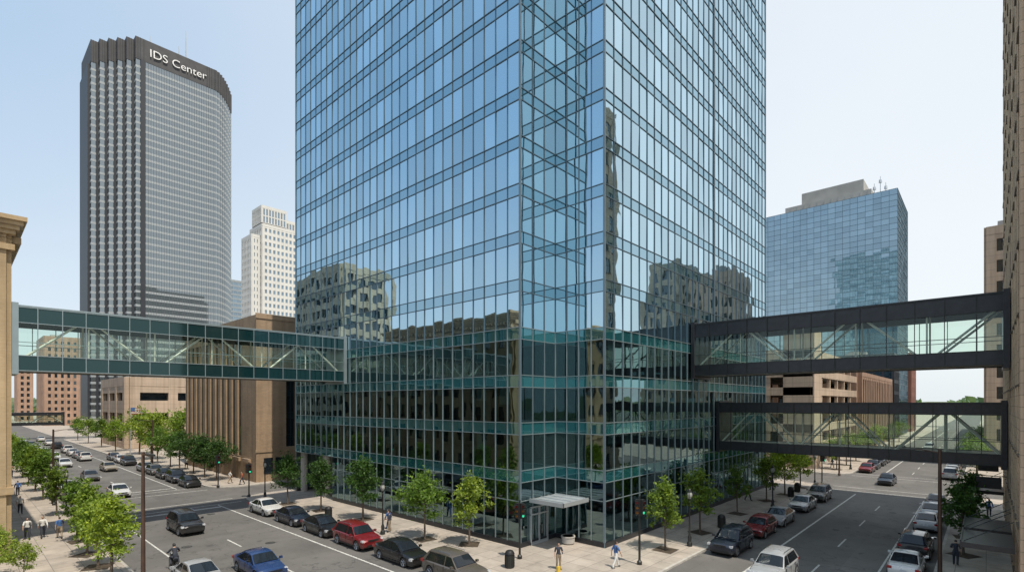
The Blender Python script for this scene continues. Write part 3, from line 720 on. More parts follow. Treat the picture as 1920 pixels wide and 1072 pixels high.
# ------------------------------------------------ trees
def make_tree(seed,h,cr,leafn,lsize,trunk_h=0.32,nl=15):
    r=random.Random(seed); tb=MB(); lb=MB()
    lean=(r.uniform(-.2,.2),r.uniform(-.2,.2))
    top=Vector((lean[0],lean[1],h*.86))
    p1=Vector((lean[0]*.3,lean[1]*.3,h*trunk_h)); p2=Vector((lean[0]*.6+r.uniform(-.1,.1),lean[1]*.6,h*.55))
    tr=.010*h+.02
    tb.tube([(0,0,0),(0,0,.15),p1,p2,top],[tr*1.5,tr*1.1,tr*.9,tr*.6,tr*.15],8)
    ends=[]
    for i in range(nl):
        f=i/(nl-1); z=h*trunk_h+(h*.78-h*trunk_h)*f
        a=i*2.4+r.uniform(-.6,.6)
        reach=cr*(.8+.25*f/.35 if f<.35 else 1.0-.75*(f-.35)/.65)*r.uniform(.5,1.2)
        base=Vector((lean[0]*f,lean[1]*f,z)); tip=base+Vector((math.cos(a)*reach,math.sin(a)*reach,reach*r.uniform(.3,.95)))
        mid=(base+tip)/2+Vector((0,0,-.08*reach))
        tb.tube([base,mid,tip],[tr*.4,tr*.22,tr*.06],5)
        for q in (tip,(mid+tip)/2,mid+Vector((r.uniform(-.3,.3),r.uniform(-.3,.3),r.uniform(0,.4)))): ends.append(q)
        for s in range(2):
            e=tip+Vector((r.gauss(0,.2*cr),r.gauss(0,.2*cr),r.gauss(0,.35))); tb.tube([(mid+tip)/2,e],[tr*.12,tr*.04],4); ends.append(e)
    ends+=[top,top+Vector((0,0,h*.06)),top+Vector((r.uniform(-.3,.3),r.uniform(-.3,.3),-.4)),top+Vector((r.uniform(-.3,.3),r.uniform(-.3,.3),-.2))]
    per=leafn//len(ends)
    for e in ends:
        sp=r.uniform(.16,.36)*cr/1.7
        for _ in range(int(per*r.uniform(.3,1.5))):
            c=e+Vector((r.gauss(0,sp),r.gauss(0,sp),r.gauss(0,sp*.7)))
            s=lsize*r.uniform(.6,1.3)
            nrm=Vector((r.gauss(0,1),r.gauss(0,1),r.gauss(.6,1))).normalized(); u=nrm.orthogonal().normalized(); u.rotate(Matrix.Rotation(r.uniform(0,6.28),3,nrm)); w_=nrm.cross(u)
            lb.poly([c-u*s*.6,c-w_*s*.3,c+u*s*.6,c+w_*s*.3])
    return tb.mesh('trunk',[M['bark']],smooth=True,angle=60),lb.mesh('crown',[M['leaf']])
TV=[make_tree(11,5.9,1.25,3000,.21,.26,17),make_tree(12,5.5,2.0,4300,.21,.3,17),make_tree(13,6.1,1.6,3600,.21,.28,17),make_tree(14,5.4,1.15,2400,.21,.28,15)]
pit=MB(); pit.box(-.75,.75,-.75,.75,-.05,.012); pitm=pit.mesh('tree_pit',[M['soil']])
def tree(x,y,v,s,col,rot,z=.135,label='young green street tree in a pavement pit'):
    t=thing('street_tree',label,'tree',(x,y,z),'trees lining the streets',rot=rot)
    a=link('trunk',TV[v][0],t); c=link('crown',TV[v][1],t)
    for q in (a,c): q.scale=(s,s,s)
    c.color=(col[0],col[1],col[2],1)
    if abs(y)<60: link('planting_pit',pitm,t)
G1=(0.17,0.26,0.045); G2=(0.11,0.195,0.04); G3=(0.055,0.12,0.034); G4=(0.24,0.33,0.055)
tl=[(27.0,29.3,0,1.0,G4),(25.6,33.0,1,1.0,G2),(26.0,42.8,2,1.05,G3),(25.3,49.5,2,.95,G3),(24.6,55.5,2,.98,G3),
 (35.8,17.5,0,.97,G1),(42.6,17.7,3,1.08,G1),(52.3,18,3,.95,G2),(61.4,18,2,.9,G1),(67,17.6,1,1.1,G4),(74,17.6,2,1.0,G4),(98,18,1,1.0,G1),(106,18,2,1,G4),(115,18,1,1,G1),(126,18,1,1,G2),(138,18,2,1.1,G4),(150,18,1,1,G1),(165,18,2,1,G2),(180,18,1,1.1,G1),
 (49,1.2,3,1.0,G3),(55.5,1.2,3,.98,G3),(63,1.2,3,.95,G3),(97,1.0,1,1,G2),(106,1.0,2,1,G1),(118,1.0,1,1,G1),(132,1.0,2,1.1,G2),(148,1,1,1,G1),(165,1,2,1,G2),
 (6.6,39.2,2,.95,G4),(6.6,43.4,2,.85,G1),(6.6,47.5,0,.95,G1),(6.9,52.5,3,1.0,G2),(6.9,66,3,.95,G1),(7,78,2,1,G2),(7,86,2,1,G1),(7,94,1,1,G2),(7,103,2,1,G2),(7,112,1,1,G1),(7,124,2,1,G1),(7,138,1,1,G4),(7,152,2,1,G1),(7,170,1,1,G2),
 (25.2,79.5,1,1.1,G3),(25.2,84.5,2,1.1,G3),(25.3,90,1,1.15,G3),(25,96,2,1.15,G3),(25.2,102,1,1.15,G2),(25.2,110,2,1.2,G2),
 (26,118,1,1.75,G4),(33,124,1,1.8,G1),(27,132,2,1.8,G1),(25,144,1,1.4,G1),(25,160,2,1.3,G2),(25,178,1,1.3,G1),(25,195,2,1.2,G2),(1.9,44.8,1,.62,G4),(-.5,46,2,.66,G1),(3.0,43.2,1,.45,G4)]
for i,(x,y,v,s,c) in enumerate(tl):
    k=R.uniform(.88,1.15); tree(x,y,v,s,(c[0]*k,c[1]*k,c[2]),R.uniform(0,6.28),label='leafy bright green street tree on the pavement' if c in (G1,G4) else 'darker green street tree on the pavement')
lb=MB(); r=random.Random(5)
for i in range(16000):
    a=math.radians(r.uniform(-12,100)); rr=r.uniform(700,1500)
    if 12<math.degrees(a)<76: continue
    h=14*(.6+.4*math.sin(a*90)+.3*r.random())
    c=Vector((rr*math.cos(a),rr*math.sin(a),r.uniform(0,h))); s=r.uniform(2,5)
    nrm=Vector((r.gauss(0,1),r.gauss(0,1),r.gauss(0,1))).normalized(); u=nrm.orthogonal(); w_=nrm.cross(u)
    lb.poly([c-u*s,c-w_*s*.6,c+u*s,c+w_*s*.6])
o=link('distant_wood',lb.mesh('distant_wood',[M['leaf']])); o.color=(0.14,0.22,0.15,1); o['kind']='stuff'; o['label']='far-off band of green trees on the horizon'; o['category']='wood'

# ------------------------------------------------ cars
def lerp(t,pts):
    for (a,va),(b,vb) in zip(pts,pts[1:]):
        if a<=t<=b: return va+(vb-va)*(t-a)/(b-a)
    return pts[0][1] if t<pts[0][0] else pts[-1][1]
def make_car(kind):
    if kind=='sedan':
        Lh,W,top=2.36,.90,[(-2.36,.62),(-2.30,.90),(-2.1,.99),(-1.6,1.0),(-.9,.96),(1.0,.92),(1.5,.86),(2.1,.74),(2.28,.64),(2.36,.50)]
        gh=[(1.15,.91),(.35,1.38),(-.1,1.45),(-.8,1.42),(-1.80,.99)]; wr,ax,zb0=.32,(1.42,-1.40),.20
    elif kind=='suv':
        Lh,W,top=2.36,.95,[(-2.36,.62),(-2.32,1.05),(-2.1,1.08),(-.9,1.07),(1.0,1.04),(1.5,1.0),(2.1,.92),(2.28,.82),(2.36,.55)]
        gh=[(1.1,1.03),(.45,1.58),(-.2,1.68),(-1.7,1.64),(-2.25,1.06)]; wr,ax,zb0=.37,(1.43,-1.40),.27
    else:
        Lh,W,top=2.1,.87,[(-2.1,.62),(-2.06,.98),(-1.8,1.0),(-.9,.97),(.9,.95),(1.3,.90),(1.85,.78),(2.0,.66),(2.1,.5)]
        gh=[(1.05,.94),(.3,1.44),(-.2,1.51),(-1.4,1.47),(-2.0,1.0)]; wr,ax,zb0=.31,(1.28,-1.26),.2
    parts={}
    b=MB(); st=[]; x=-Lh
    while x<=Lh+1e-6: st.append(x); x+=.06
    if st[-1]<Lh: st.append(Lh)
    rings=[]
    for x in st:
        t=abs(x)/Lh; w=W*(1-.16*t**5); zt=lerp(x,top)
        zb=zb0+(.12 if t>.97 else 0)
        for a in ax:
            d=abs(x-a); ar=wr+.06
            if d<ar: zb=max(zb,wr+math.sqrt(ar*ar-d*d)*.98)
        z1=max(zb+.03,.42); z2=max(z1+.02,.66 if kind!='suv' else .72); z3=max(zt-.09,z2+.01); zt=max(zt,z3+.02)
        half=[(w*.93,zb),(w*.995,z1),(w,z2),(w*.965,z3),(w*.86,zt),(w*.45,zt+.025),(0,zt+.03)]
        rings.append([(x,y,z) for y,z in half]+[(x,-y,z) for y,z in half[-2::-1]])
    n=len(rings[0])
    for ring in rings: b.v+=ring
    for i in range(len(rings)-1):
        for j in range(n):
            a=i*n+j; c=i*n+(j+1)%n
            b.f.append((a,c,c+n,a+n)); b.m.append(0 if j<n-1 else 1)
    b.f.append(tuple(range(n))[::-1]); b.m.append(0); e=(len(rings)-1)*n; b.f.append(tuple(e+j for j in range(n))); b.m.append(0)
    wb,wt=W*.90,W*.70
    zr=max(g[1] for g in gh); zlow=gh[0][1]
    def hw(z): return wb+(wt-wb)*(z-zlow)/(zr-zlow)
    base=len(b.v); prof=[]
    for (x,z) in gh:
        prof.append([(x,hw(z),z-.015),(x,hw(z)*.82,z+.03 if z>1.2 else z+.01),(x,0,z+.05 if z>1.2 else z+.02),(x,-hw(z)*.82,z+.03 if z>1.2 else z+.01),(x,-hw(z),z-.015)])
    for pr in prof: b.v+=pr
    for i in range(len(prof)-1):
        for j in range(4):
            a=base+i*5+j; b.f.append((a,a+1,a+6,a+5)); b.m.append(0)
    for s in (0,4):
        idx=[base+i*5+s for i in range(len(prof))]
        b.f.append(tuple(idx if s==0 else idx[::-1])); b.m.append(0)
    for s in (1,-1):
        for xx in (.95,-.05,-1.0):
            b.box(xx-.008,xx+.008,s*W*.985-.018,s*W*.985+.022,.45,(.90 if kind!='suv' else 1.0),1)
        b.box(-1.0,1.0,s*W*.97-.03,s*W*.97+.03,zb0-.01,zb0+.10,1)
        for xx in (.15,-.85): b.box(xx-.09,xx+.09,s*W-.015,s*W+.022,(.80 if kind!='suv' else .92),(.825 if kind!='suv' else .945),2)
    b.box(Lh-.10,Lh+.012,-.55,.55,.34,.50,1); b.box(-Lh-.012,-Lh+.1,-.6,.6,.30,.40,1)
    b.box(-Lh+.5,Lh-.5,-W*.75,W*.75,zb0-.03,.62,1)
    if kind=='suv':
        for s in (1,-1): b.tube([(.2,s*wt*.92,zr+.03),(.1,s*wt*.92,zr+.07),(-1.5,s*wt*.92,zr+.05),(-1.6,s*wt*.92,zr)],[.018]*4,5,m=2)
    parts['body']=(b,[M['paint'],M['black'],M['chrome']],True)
    def side(s,x0,x1,k0,k1):
        zlo=zlow+.03; zhi=zr-.09
        def y(z): return s*(hw(z)+.012)
        q=MB(); pts=[(x0,y(zlo),zlo),(x1,y(zlo),zlo),(k1,y(zhi),zhi),(k0,y(zhi),zhi)]
        q.poly(pts if s<0 else pts[::-1]); return q
    (x0,z0),(x1,z1)=gh[0],gh[1]; (x3,z3),(x4,z4)=gh[-2],gh[-1]
    fa=lambda f,a,c:a+(c-a)*f
    wl=[]
    for s in (1,-1):
        wl.append(side(s,-.0,x0-.16,-.0,x1-.02)); wl.append(side(s,fa(.22,x4,x3) if kind=='sedan' else x4+.32,-.1,x3+.12,-.1))
    def endw(xa,za,xb,zb_,fl):
        q=MB(); dx,dz=xb-xa,zb_-za; ln_=math.hypot(dx,dz); nx,nz=abs(dz/ln_*.02)*fl,abs(dx)/ln_*.02
        a,c=.08,.93
        pa=(xa+dx*a+nx,za+dz*a+nz); pb=(xa+dx*c+nx,za+dz*c+nz)
        rows=[]
        for (px,pz) in (pa,pb):
            h=hw(pz)*.93; rows.append([(px,h,pz+.0),(px+.012*fl,h*.8,pz+.035),(px+.02*fl,0,pz+.045),(px+.012*fl,-h*.8,pz+.035),(px,-h,pz)])
        for j in range(4):
            f=[rows[0][j],rows[0][j+1],rows[1][j+1],rows[1][j]]
            q.poly(f if fl<0 else f[::-1])
        return q
    parts['windscreen']=(endw(x0,z0,x1,z1,1),[M['car_glass']],False)
    parts['rear_window']=(endw(x4,z4,x3,z3,-1),[M['car_glass']],False)
    extra=[('side_window',q,[M['car_glass']]) for q in wl]
    hz=.64 if kind!='suv' else .80
    for s in (1,-1):
        q=MB(); q.box(Lh-.30,Lh-.055,s*W*.82-.14,s*W*.82+.065,hz-.06,hz+.08); extra.append(('headlight',q,[M['lamp']]))
        q=MB(); q.box(-Lh-.012,-Lh+.25,s*W*.78-.13,s*W*.78+.12,hz+.08,hz+.24); extra.append(('tail_light',q,[M['tail']]))
        q=MB(); q.box(.78,.95,s*(W+.10)-.08,s*(W+.10)+.08,zlow+.04,zlow+.17); q.box(.82,.9,s*W-.06,s*W+.06,zlow+.02,zlow+.06); extra.append(('wing_mirror',q,[M['paint']]))
    q=MB(); q.box(Lh-.06,Lh+.02,-.42,.42,hz-.06,hz+.06); extra.append(('grille',q,[M['black']]))
    q=MB(); q.box(-Lh-.025,-Lh+.025,-.17,.17,.62,.74); extra.append(('number_plate',q,[M['plate']]))
    return parts,extra,wr,ax,W
def wheel_mesh(wr,tw=1.0):
    t=MB(); n=20; prof=[(wr*.66,-.10*tw),(wr*.93,-.105*tw),(wr,-.07*tw),(wr,.07*tw),(wr*.93,.105*tw),(wr*.66,.10*tw)]
    for i in range(n):
        a=2*math.pi*i/n
        for (r_,y) in prof: t.v.append((r_*math.cos(a),y,r_*math.sin(a)))
    m=len(prof)
    for i in range(n):
        for j in range(m):
            a=i*m+j; b_=i*m+(j+1)%m; c=((i+1)%n)*m+(j+1)%m; d_=((i+1)%n)*m+j
            t.f.append((a,b_,c,d_)); t.m.append(0)
    rm=MB()
    if tw==1: rm.tube([(0,-.03,0),(0,.02,0)],[wr*.62,wr*.62],16,1)
    rm.tube([(0,-.085*tw,0),(0,.085*tw,0)],[wr*.15,wr*.15],10,0)
    for k in range(5):
        a=2*math.pi*k/5; d=Vector((math.cos(a),0,math.sin(a)))
        for y in (-.07*tw,.07*tw):
            rm.tube([d*wr*.1+Vector((0,y,0)),d*wr*.66+Vector((0,y,0))],[.03*tw,.038*tw],4,0)
    for y in (-.09*tw,.09*tw):
        p=[(wr*.66*math.cos(2*math.pi*i/16),y,wr*.66*math.sin(2*math.pi*i/16)) for i in range(17)]
        rm.tube(p,[.018]*17,4,0,False)
    return t.mesh('tyre',[M['tyre']],smooth=True),rm.mesh('rim',[M['rim'],M['black']])
PROTO={}
for kd in ('sedan','suv','hatch'):
    parts,extra,wr,ax,W=make_car(kd)
    meshes=[]
    for nm,(b,ms,sm) in parts.items(): meshes.append((nm,b.mesh(nm,ms,smooth=sm,angle=32)))
    for nm,b,ms in extra: meshes.append((nm,b.mesh(nm,ms)))
    PROTO[kd]=(meshes,wheel_mesh(wr),wr,ax,W)
def car(kd,x,y,heading,col,label,full=True,group='cars parked along the kerb'):
    meshes,(ty,rm),wr,ax,W=PROTO[kd]
    t=thing('car',label,'car',(x,y,0.009),group,rot=heading)
    for nm,me in meshes:
        if not full and nm in ('wing_mirror','grille','number_plate'): continue
        o=link(nm,me,t); o.color=(*col,1)
    for a in ax:
        for s in (1,-1):
            w_=link('wheel',None,t,(a,s*(W-.11),wr)); w_.empty_display_size=.1
            link('tyre',ty,w_); link('rim',rm,w_)
BLK=(.012,.012,.014); WHT=(.62,.62,.61); SIL=(.34,.35,.36); GRY=(.12,.115,.11); RED=(.18,.010,.013); BLU=(.02,.05,.15); BRN=(.11,.095,.08); NAV=(.013,.018,.033); BGE=(.34,.30,.24)
up=math.pi/2; dn=-math.pi/2
names={BLK:'black',WHT:'white',SIL:'silver',GRY:'grey',RED:'dark red',BLU:'blue',BRN:'bronze grey',NAV:'dark navy',BGE:'beige'}
kn={'sedan':'sedan','suv':'sport utility car','hatch':'hatchback'}
def pc(kd,x,y,h,c,full=True,moving=False):
    lab=f"{names[c]} {kn[kd]} "+("driving along the street" if moving else "parked beside the kerb")
    car(kd,x,y,h+R.uniform(-.015,.015),c,lab,full,'cars driving on the street' if moving else 'cars parked along the kerb')
for (kd,y,c) in (('suv',24.4,BRN),('sedan',30.1,BLK),('suv',35.9,RED),('sedan',41.4,BLK),('sedan',46.9,NAV),('sedan',53.0,WHT)): pc(kd,21.3,y,dn,c)
for (kd,y,c) in (('sedan',77.5,BLK),('suv',83.2,NAV),('sedan',88.9,BLK),('hatch',94.5,GRY),('sedan',100.2,SIL),('suv',112,BLK),('sedan',118,WHT),('sedan',124,GRY)): pc(kd,21.3,y,dn,c,y<90)
for (kd,y,c) in (('sedan',35.5,SIL),('sedan',77,GRY),('suv',83,SIL),('sedan',89,NAV),('sedan',95,WHT),('hatch',101,BLK),('sedan',107,SIL),('suv',113,BLK),('sedan',125,WHT),('sedan',131,GRY),('suv',140,NAV)): pc(kd,9.3 if y>40 else 10.1,y,up,c,y<85)
for (kd,x,y,h,c) in (('sedan',13.5,34.6,dn,BLU),('suv',13.6,50.6,dn,BLK),('sedan',13.4,75.5,dn,WHT),('sedan',13.4,94,dn,GRY),('sedan',13.2,117,dn,WHT),('sedan',13.5,133,dn,WHT),('sedan',17.3,105,dn,BGE),
    ('suv',17.2,127,up,WHT),('sedan',17.3,134,up,SIL),('sedan',17.2,141,up,WHT),('suv',17.4,150,up,WHT),('sedan',13.5,146,dn,SIL),('sedan',13.3,160,dn,WHT),('suv',17.2,165,up,BLK),('sedan',13.4,175,dn,GRY),('sedan',17.2,180,up,WHT),('sedan',13.2,195,dn,SIL),('sedan',17.4,200,up,WHT)):
    pc(kd,x,y,h,c,y<80,True)
for (kd,x,c) in (('suv',39.5,NAV),('hatch',46,RED),('sedan',51.5,SIL),('sedan',59.8,SIL),('suv',67,GRY),('sedan',99,RED),('sedan',105,BLK),('suv',111,BLK),('sedan',117,GRY),('sedan',123,SIL),('sedan',135,WHT),('suv',142,BLK)): pc(kd,x,14.0,math.pi,c,x<70)
for (kd,x,c) in (('sedan',42,WHT),('suv',47.8,BLK),('sedan',58,SIL),('sedan',64,SIL),('sedan',70,NAV),('suv',98,SIL),('sedan',104,SIL),('sedan',110,GRY),('suv',117,BLK),('sedan',126,SIL)): pc(kd,x,3.8,0,c,x<70)
for (kd,x,y,h,c) in (('suv',35.0,9.8,math.pi,SIL),('sedan',86,9.9,math.pi,NAV),('sedan',125,9.8,math.pi,BLK),('sedan',140,6.8,0,RED),('suv',155,9.8,math.pi,SIL)): pc(kd,x,y,h,c,x<50,True)
# motorcycle
mc=thing('motorcycle','black motorcycle ridden along the street','motorcycle',(10.0,39.6,.009),rot=up)
ty,rm=wheel_mesh(.32,.6)
for a in (.72,-.70):
    w_=link('wheel',None,mc,(a,0,.32)); link('tyre',ty,w_); link('rim',rm,w_)
b=MB(); b.tube([(-.70,.1,.32),(-.2,.1,.42),(.15,.08,.8),(.42,.0,.85)],[.025]*4,6); b.tube([(-.70,-.1,.32),(-.2,-.1,.42),(.15,-.08,.8),(.42,0,.85)],[.025]*4,6); b.box(-.2,.25,-.14,.14,.3,.58); b.tube([(.2,-.16,.35),(-.2,-.2,.28),(-.8,-.2,.38)],[.035,.05,.06],8); part(mc,'frame',b,[M['dark_metal']],local=True)
b=MB(); b.tube([(.45,0,.80),(.25,0,.86),(0,0,.84),(-.08,0,.76)],[.06,.15,.14,.07],10); part(mc,'fuel_tank',b,[M['black']],smooth=True,local=True)
b=MB(); b.tube([(.0,0,.80),(-.3,0,.76),(-.6,0,.82),(-.85,0,.88)],[.06,.13,.11,.04],8); part(mc,'saddle',b,[M['dark_cloth']],smooth=True,local=True)
b=MB()
for s in (1,-1): b.tube([(.72,s*.09,.32),(.5,s*.09,.85),(.45,s*.09,1.0)],[.025]*3,6); b.tube([(.45,s*.05,1.0),(.40,s*.25,1.05),(.28,s*.36,1.03)],[.016]*3,6)
part(mc,'handlebar',b,[M['chrome']],local=True)
b=MB(); b.tube([(.50,0,.92),(.62,0,.92)],[.10,.09],12); part(mc,'headlight',b,[M['lamp']],local=True)

# ------------------------------------------------ people
def make_person(pose):
    V_=[];E=[];Rr=[]
    def v(p,r_,par=None):
        V_.append(p); Rr.append(r_ if isinstance(r_,tuple) else (r_,r_)); i=len(V_)-1
        if par is not None: E.append((par,i))
        return i
    sw=pose.get('stride',0); ride=pose.get('ride')
    pel=v((0,0,.96),(.125,.105)); f_=.0 if not ride else .09
    sp=v((f_*.6,0,1.12),(.12,.095),pel); ch=v((.01+f_*2,0,1.32),(.15,.11),sp); un=v((f_*2.6,0,1.44),(.09,.075),ch)
    nk=v((.01+f_*2.9,0,1.51),.05,un); hx=f_*3.1
    h1=v((.03+hx,0,1.57),(.062,.07),nk); h2=v((.025+hx,0,1.655),(.078,.092),h1); h3=v((.015+hx,0,1.72),(.065,.075),h2)
    v((.125+hx,0,1.63),.012,h2)
    for s in (1,-1):
        k=sw*s
        hip=v((0,s*.095,.90),.088,pel)
        if ride:
            kn_=v((.40,s*.22,.86),.058,hip); an=v((.12,s*.22,.46),.038,kn_); v((.30,s*.24,.41),.034,an)
        else:
            kn_=v((.18*k+.03,s*.10,.50),.056,hip)
            an=v((.30*k-(.06 if k<0 else 0),s*.10,.095+(.05 if k<0 else 0)),.038,kn_); v((.30*k+.17-(.06 if k<0 else 0),s*.115,.035+(.02 if k<0 else 0)),.034,an)
        sh=v((f_*2.5,s*.185,1.40),.062,un)
        if ride:
            el=v((.36,s*.32,1.20),.042,sh); wr=v((.52,s*.35,1.14),.028,el); d=Vector((.8,0,-.4)).normalized()
        elif pose.get('bend') and s==1:
            el=v((.02,s*.26,1.15),.042,sh); wr=v((.22,s*.20,1.12),.028,el); d=Vector((.9,-.2*s,.1)).normalized()
        else:
            el=v((-.15*k,s*.255,1.13),.042,sh); wr=v((-.22*k+.05,s*.27,.90),.028,el); d=Vector((.15-.25*k,0,-1)).normalized()
        W_=Vector(V_[wr]); pm=v(tuple(W_+d*.06),(.032,.022),wr)
        ax=Vector((1,0,0)) if abs(d.x)<.6 else Vector((0,0,1))
        if ride: ax=Vector((0,1,0))
        for f,(o_,l_) in enumerate(((-.027,.07),(-.009,.08),(.009,.075),(.027,.06))):
            b0=W_+d*.09+ax*o_; a=v(tuple(b0),.0095,pm); a2=v(tuple(b0+d*l_*.5),.009,a); v(tuple(b0+d*l_+(Vector((-.01,0,-.02)) if ride else Vector((0,-s*.012,0)))),.008,a2)
        t0=W_+d*.045+ax*.038; a=v(tuple(t0),.011,pm); v(tuple(t0+d*.04+ax*.022),.009,a)
    me=bpy.data.meshes.new('sk'); me.from_pydata(V_,E,[]); ob=bpy.data.objects.new('sk',me); COL.objects.link(ob)
    md=ob.modifiers.new('Skin','SKIN'); md.use_smooth_shade=True
    for i,sv in enumerate(me.skin_vertices[0].data):
        sv.radius=Rr[i]; sv.use_root=(i==0)
    s2=ob.modifiers.new('Sub','SUBSURF'); s2.levels=1
    bpy.context.view_layer.update(); dg=bpy.context.evaluated_depsgraph_get()
    body=bpy.data.meshes.new_from_object(ob.evaluated_get(dg)); bpy.data.objects.remove(ob)
    body.name='body'; body.materials.clear(); body.materials.append(M['skin'])
    def subset(test,inf,nm):
        nv={}; b=MB()
        for p in body.polygons:
            c=p.center
            if test(c):
                f=[]
                for vi in p.vertices:
                    if vi not in nv:
                        q=body.vertices[vi]; nv[vi]=len(b.v); b.v.append(tuple(q.co+q.normal*inf))
                    f.append(nv[vi])
                b.f.append(tuple(f)); b.m.append(0)
        return b
    if ride:
        shirt=subset(lambda c:.99<c.z<1.485 and not (c.x>.50),.018,'shirt')
        trou=subset(lambda c:.47<c.z<1.0 and c.x<.48,.018,'trousers')
        shoe=subset(lambda c:c.z<.48,.012,'shoes')
        hair=subset(lambda c:c.z>1.54,.035,'hair')
    else:
        shirt=subset(lambda c:(.93<c.z<1.485 and abs(c.y)<.2) or (abs(c.y)>=.17 and c.z>(1.0 if pose.get('long') else 1.17)),.016,'shirt')
        trou=subset(lambda c:.11<c.z<.98 and abs(c.y)<.205 ,.018,'trousers')
        shoe=subset(lambda c:c.z<.13,.012,'shoes')
        hair=subset(lambda c:c.z>1.60 and (c.x<.03 or c.z>1.70),.014,'hair')
    eyes=MB()
    for s in (1,-1): eyes.tube([(.098+hx,s*.032,1.655),(.106+hx,s*.032,1.655)],[.011,.008],8)
    return body,shirt,trou,shoe,hair,eyes
PO=[make_person({'stride':.9}),make_person({'stride':-.8,'long':1}),make_person({'stride':.12,'bend':1}),make_person({'ride':1})]
def person(x,y,rot,pi,sh,tr,label,z=.137):
    body,a,b_,c,hr,ey=PO[pi]
    t=thing('person',label,'person',(x,y,z),rot=rot)
    link('body',body,t)
    for nm,q,m in (('shirt',a,sh),('trousers',b_,tr),('shoes',c,'black'),('hair' if pi<3 else 'helmet',hr,'hair' if pi<3 else 'black'),('eyes',ey,'black')):
        link(nm,q.mesh(nm,[M[m]],smooth=True,angle=80),t)
    return t
person(10.0,39.6-.28,up,3,'dark_cloth','dark_cloth','person in black jacket and helmet riding a motorcycle',z=-.02)
person(4.1,56.2,dn,0,'white_cloth','dark_cloth','person in white shirt and dark trousers walking')
person(5.0,56.0,dn,1,'white_cloth','dark_cloth','person in long white shirt walking beside another')
person(5.9,54.8,up,0,'blue_cloth','khaki','person in blue shirt walking away on the pavement')
person(5.3,83.8,up,1,'blue_cloth','dark_cloth','person in blue shirt standing near a street tree')
person(25.0,37.0,2.3,2,'dark_cloth','khaki','person in dark top standing by a lamp post')
person(25.5,37.9,2.0,1,'blue_cloth','blue_cloth','person in blue clothes walking past the tower')
person(26.9,20.6,-2.2,2,'dark_cloth','khaki','person in dark top holding a bag at the corner')
q=MB(); q.box(-.14,.14,-.06,.06,-.17,.17); q.tube([(-.09,0,.16),(-.06,0,.32),(.06,0,.32),(.09,0,.16)],[.012]*4,5)
thing('handbag','small yellow bag set on the pavement','bag',(26.5,20.3,.137+.17),data=q.mesh('handbag',[M['yellow']]))
person(29.7,18.0,-.4,0,'blue_cloth','white_cloth','person in blue jacket and light trousers striding')
person(67.2,-.2,math.pi,1,'blue_cloth','dark_cloth','person in blue shirt walking by the shopfronts')
person(45.5,1.5,0,2,'dark_cloth','dark_cloth','person in dark clothes standing near the kerb')
person(26.2,72.9,math.pi,1,'red_cloth','dark_cloth','person in rust top near the brick building')
person(25.5,75.2,0,0,'white_cloth','khaki','person in white top walking by the brick building')
for i,(x,y) in enumerate(((4.6,70),(5.3,98),(6.0,106),(4.3,118),(26.5,98),(69,19.6),(60,19.5),(100,19))):
    person(x,y,up if i%2 else dn,i%2,('white_cloth','blue_cloth','red_cloth','dark_cloth')[i%4],'dark_cloth','pedestrian in casual clothes walking on the pavement')

# ------------------------------------------------ street furniture
def lathe(b,x,y,prof,n=10,m=0): b.tube([(x,y,z) for r_,z in prof],[r_ for r_,z in prof],n,m)
def acorn(x,y):
    t=thing('street_lamp','black ornamental street lamp with a globe','street lamp',(x,y,.135),'ornamental street lamps')
    b=MB(); lathe(b,0,0,[(.2,0),(.2,.25),(.13,.35),(.14,.7),(.07,.85),(.055,3.3),(.09,3.35),(.05,3.45),(.14,3.6)],10); part(t,'pole',b,[M['dark_metal']],smooth=True,local=True)
    b=MB(); lathe(b,0,0,[(.13,3.6),(.19,3.8),(.20,3.96),(.13,4.12),(.10,4.2)],12); part(t,'globe',b,[M['globe']],smooth=True,local=True,angle=80)
    b=MB(); lathe(b,0,0,[(.17,4.10),(.12,4.28),(.03,4.36),(.02,4.5)],10)
    for k in range(4):
        a=math.pi*k/2+.4; b.tube([(.14*math.cos(a),.14*math.sin(a),3.58),(.215*math.cos(a),.215*math.sin(a),3.9),(.16*math.cos(a),.16*math.sin(a),4.15)],[.014]*3,4)
    part(t,'cap',b,[M['dark_metal']],local=True)
for x,y in ((24.2,36.8),(38,16.6),(7.6,77),(24,60),(58,16.4),(76,16.4),(7.6,99),(23.8,108),(100,16.4),(7.6,66)): acorn(x,y)
def tall_pole(x,y,dx,dy,label):
    t=thing('street_light',label,'street light',(x,y,.135),'tall street lights')
    b=MB(); lathe(b,0,0,[(.18,0),(.18,.3),(.12,.35),(.085,8.0)],10); b.tube([(0,0,7.8),(dx*.9,dy*.9,7.95),(dx*1.25,dy*1.25,7.95)],[.05,.04,.04],6); part(t,'pole',b,[M['brown_metal']],smooth=True,local=True)
    b=MB(); b.obox((dx*1.2,dy*1.2),(dx,dy),0,.8,-.16,.16,7.88,7.98); part(t,'lamp_head',b,[M['dark_metal']],local=True)
tall_pole(7.6,36.3,0,-1,'tall brown street light pole beside the kerb')
tall_pole(41.2,2.1,0,1,'tall dark street light with flat lamp arm over the road')
tall_pole(23.1,104,-1,0,'tall brown street light pole down the street'); tall_pole(90,16.2,0,-1,'tall street light near the far crossing'); tall_pole(7.5,74.5,1,0,'tall brown street light pole down the street')
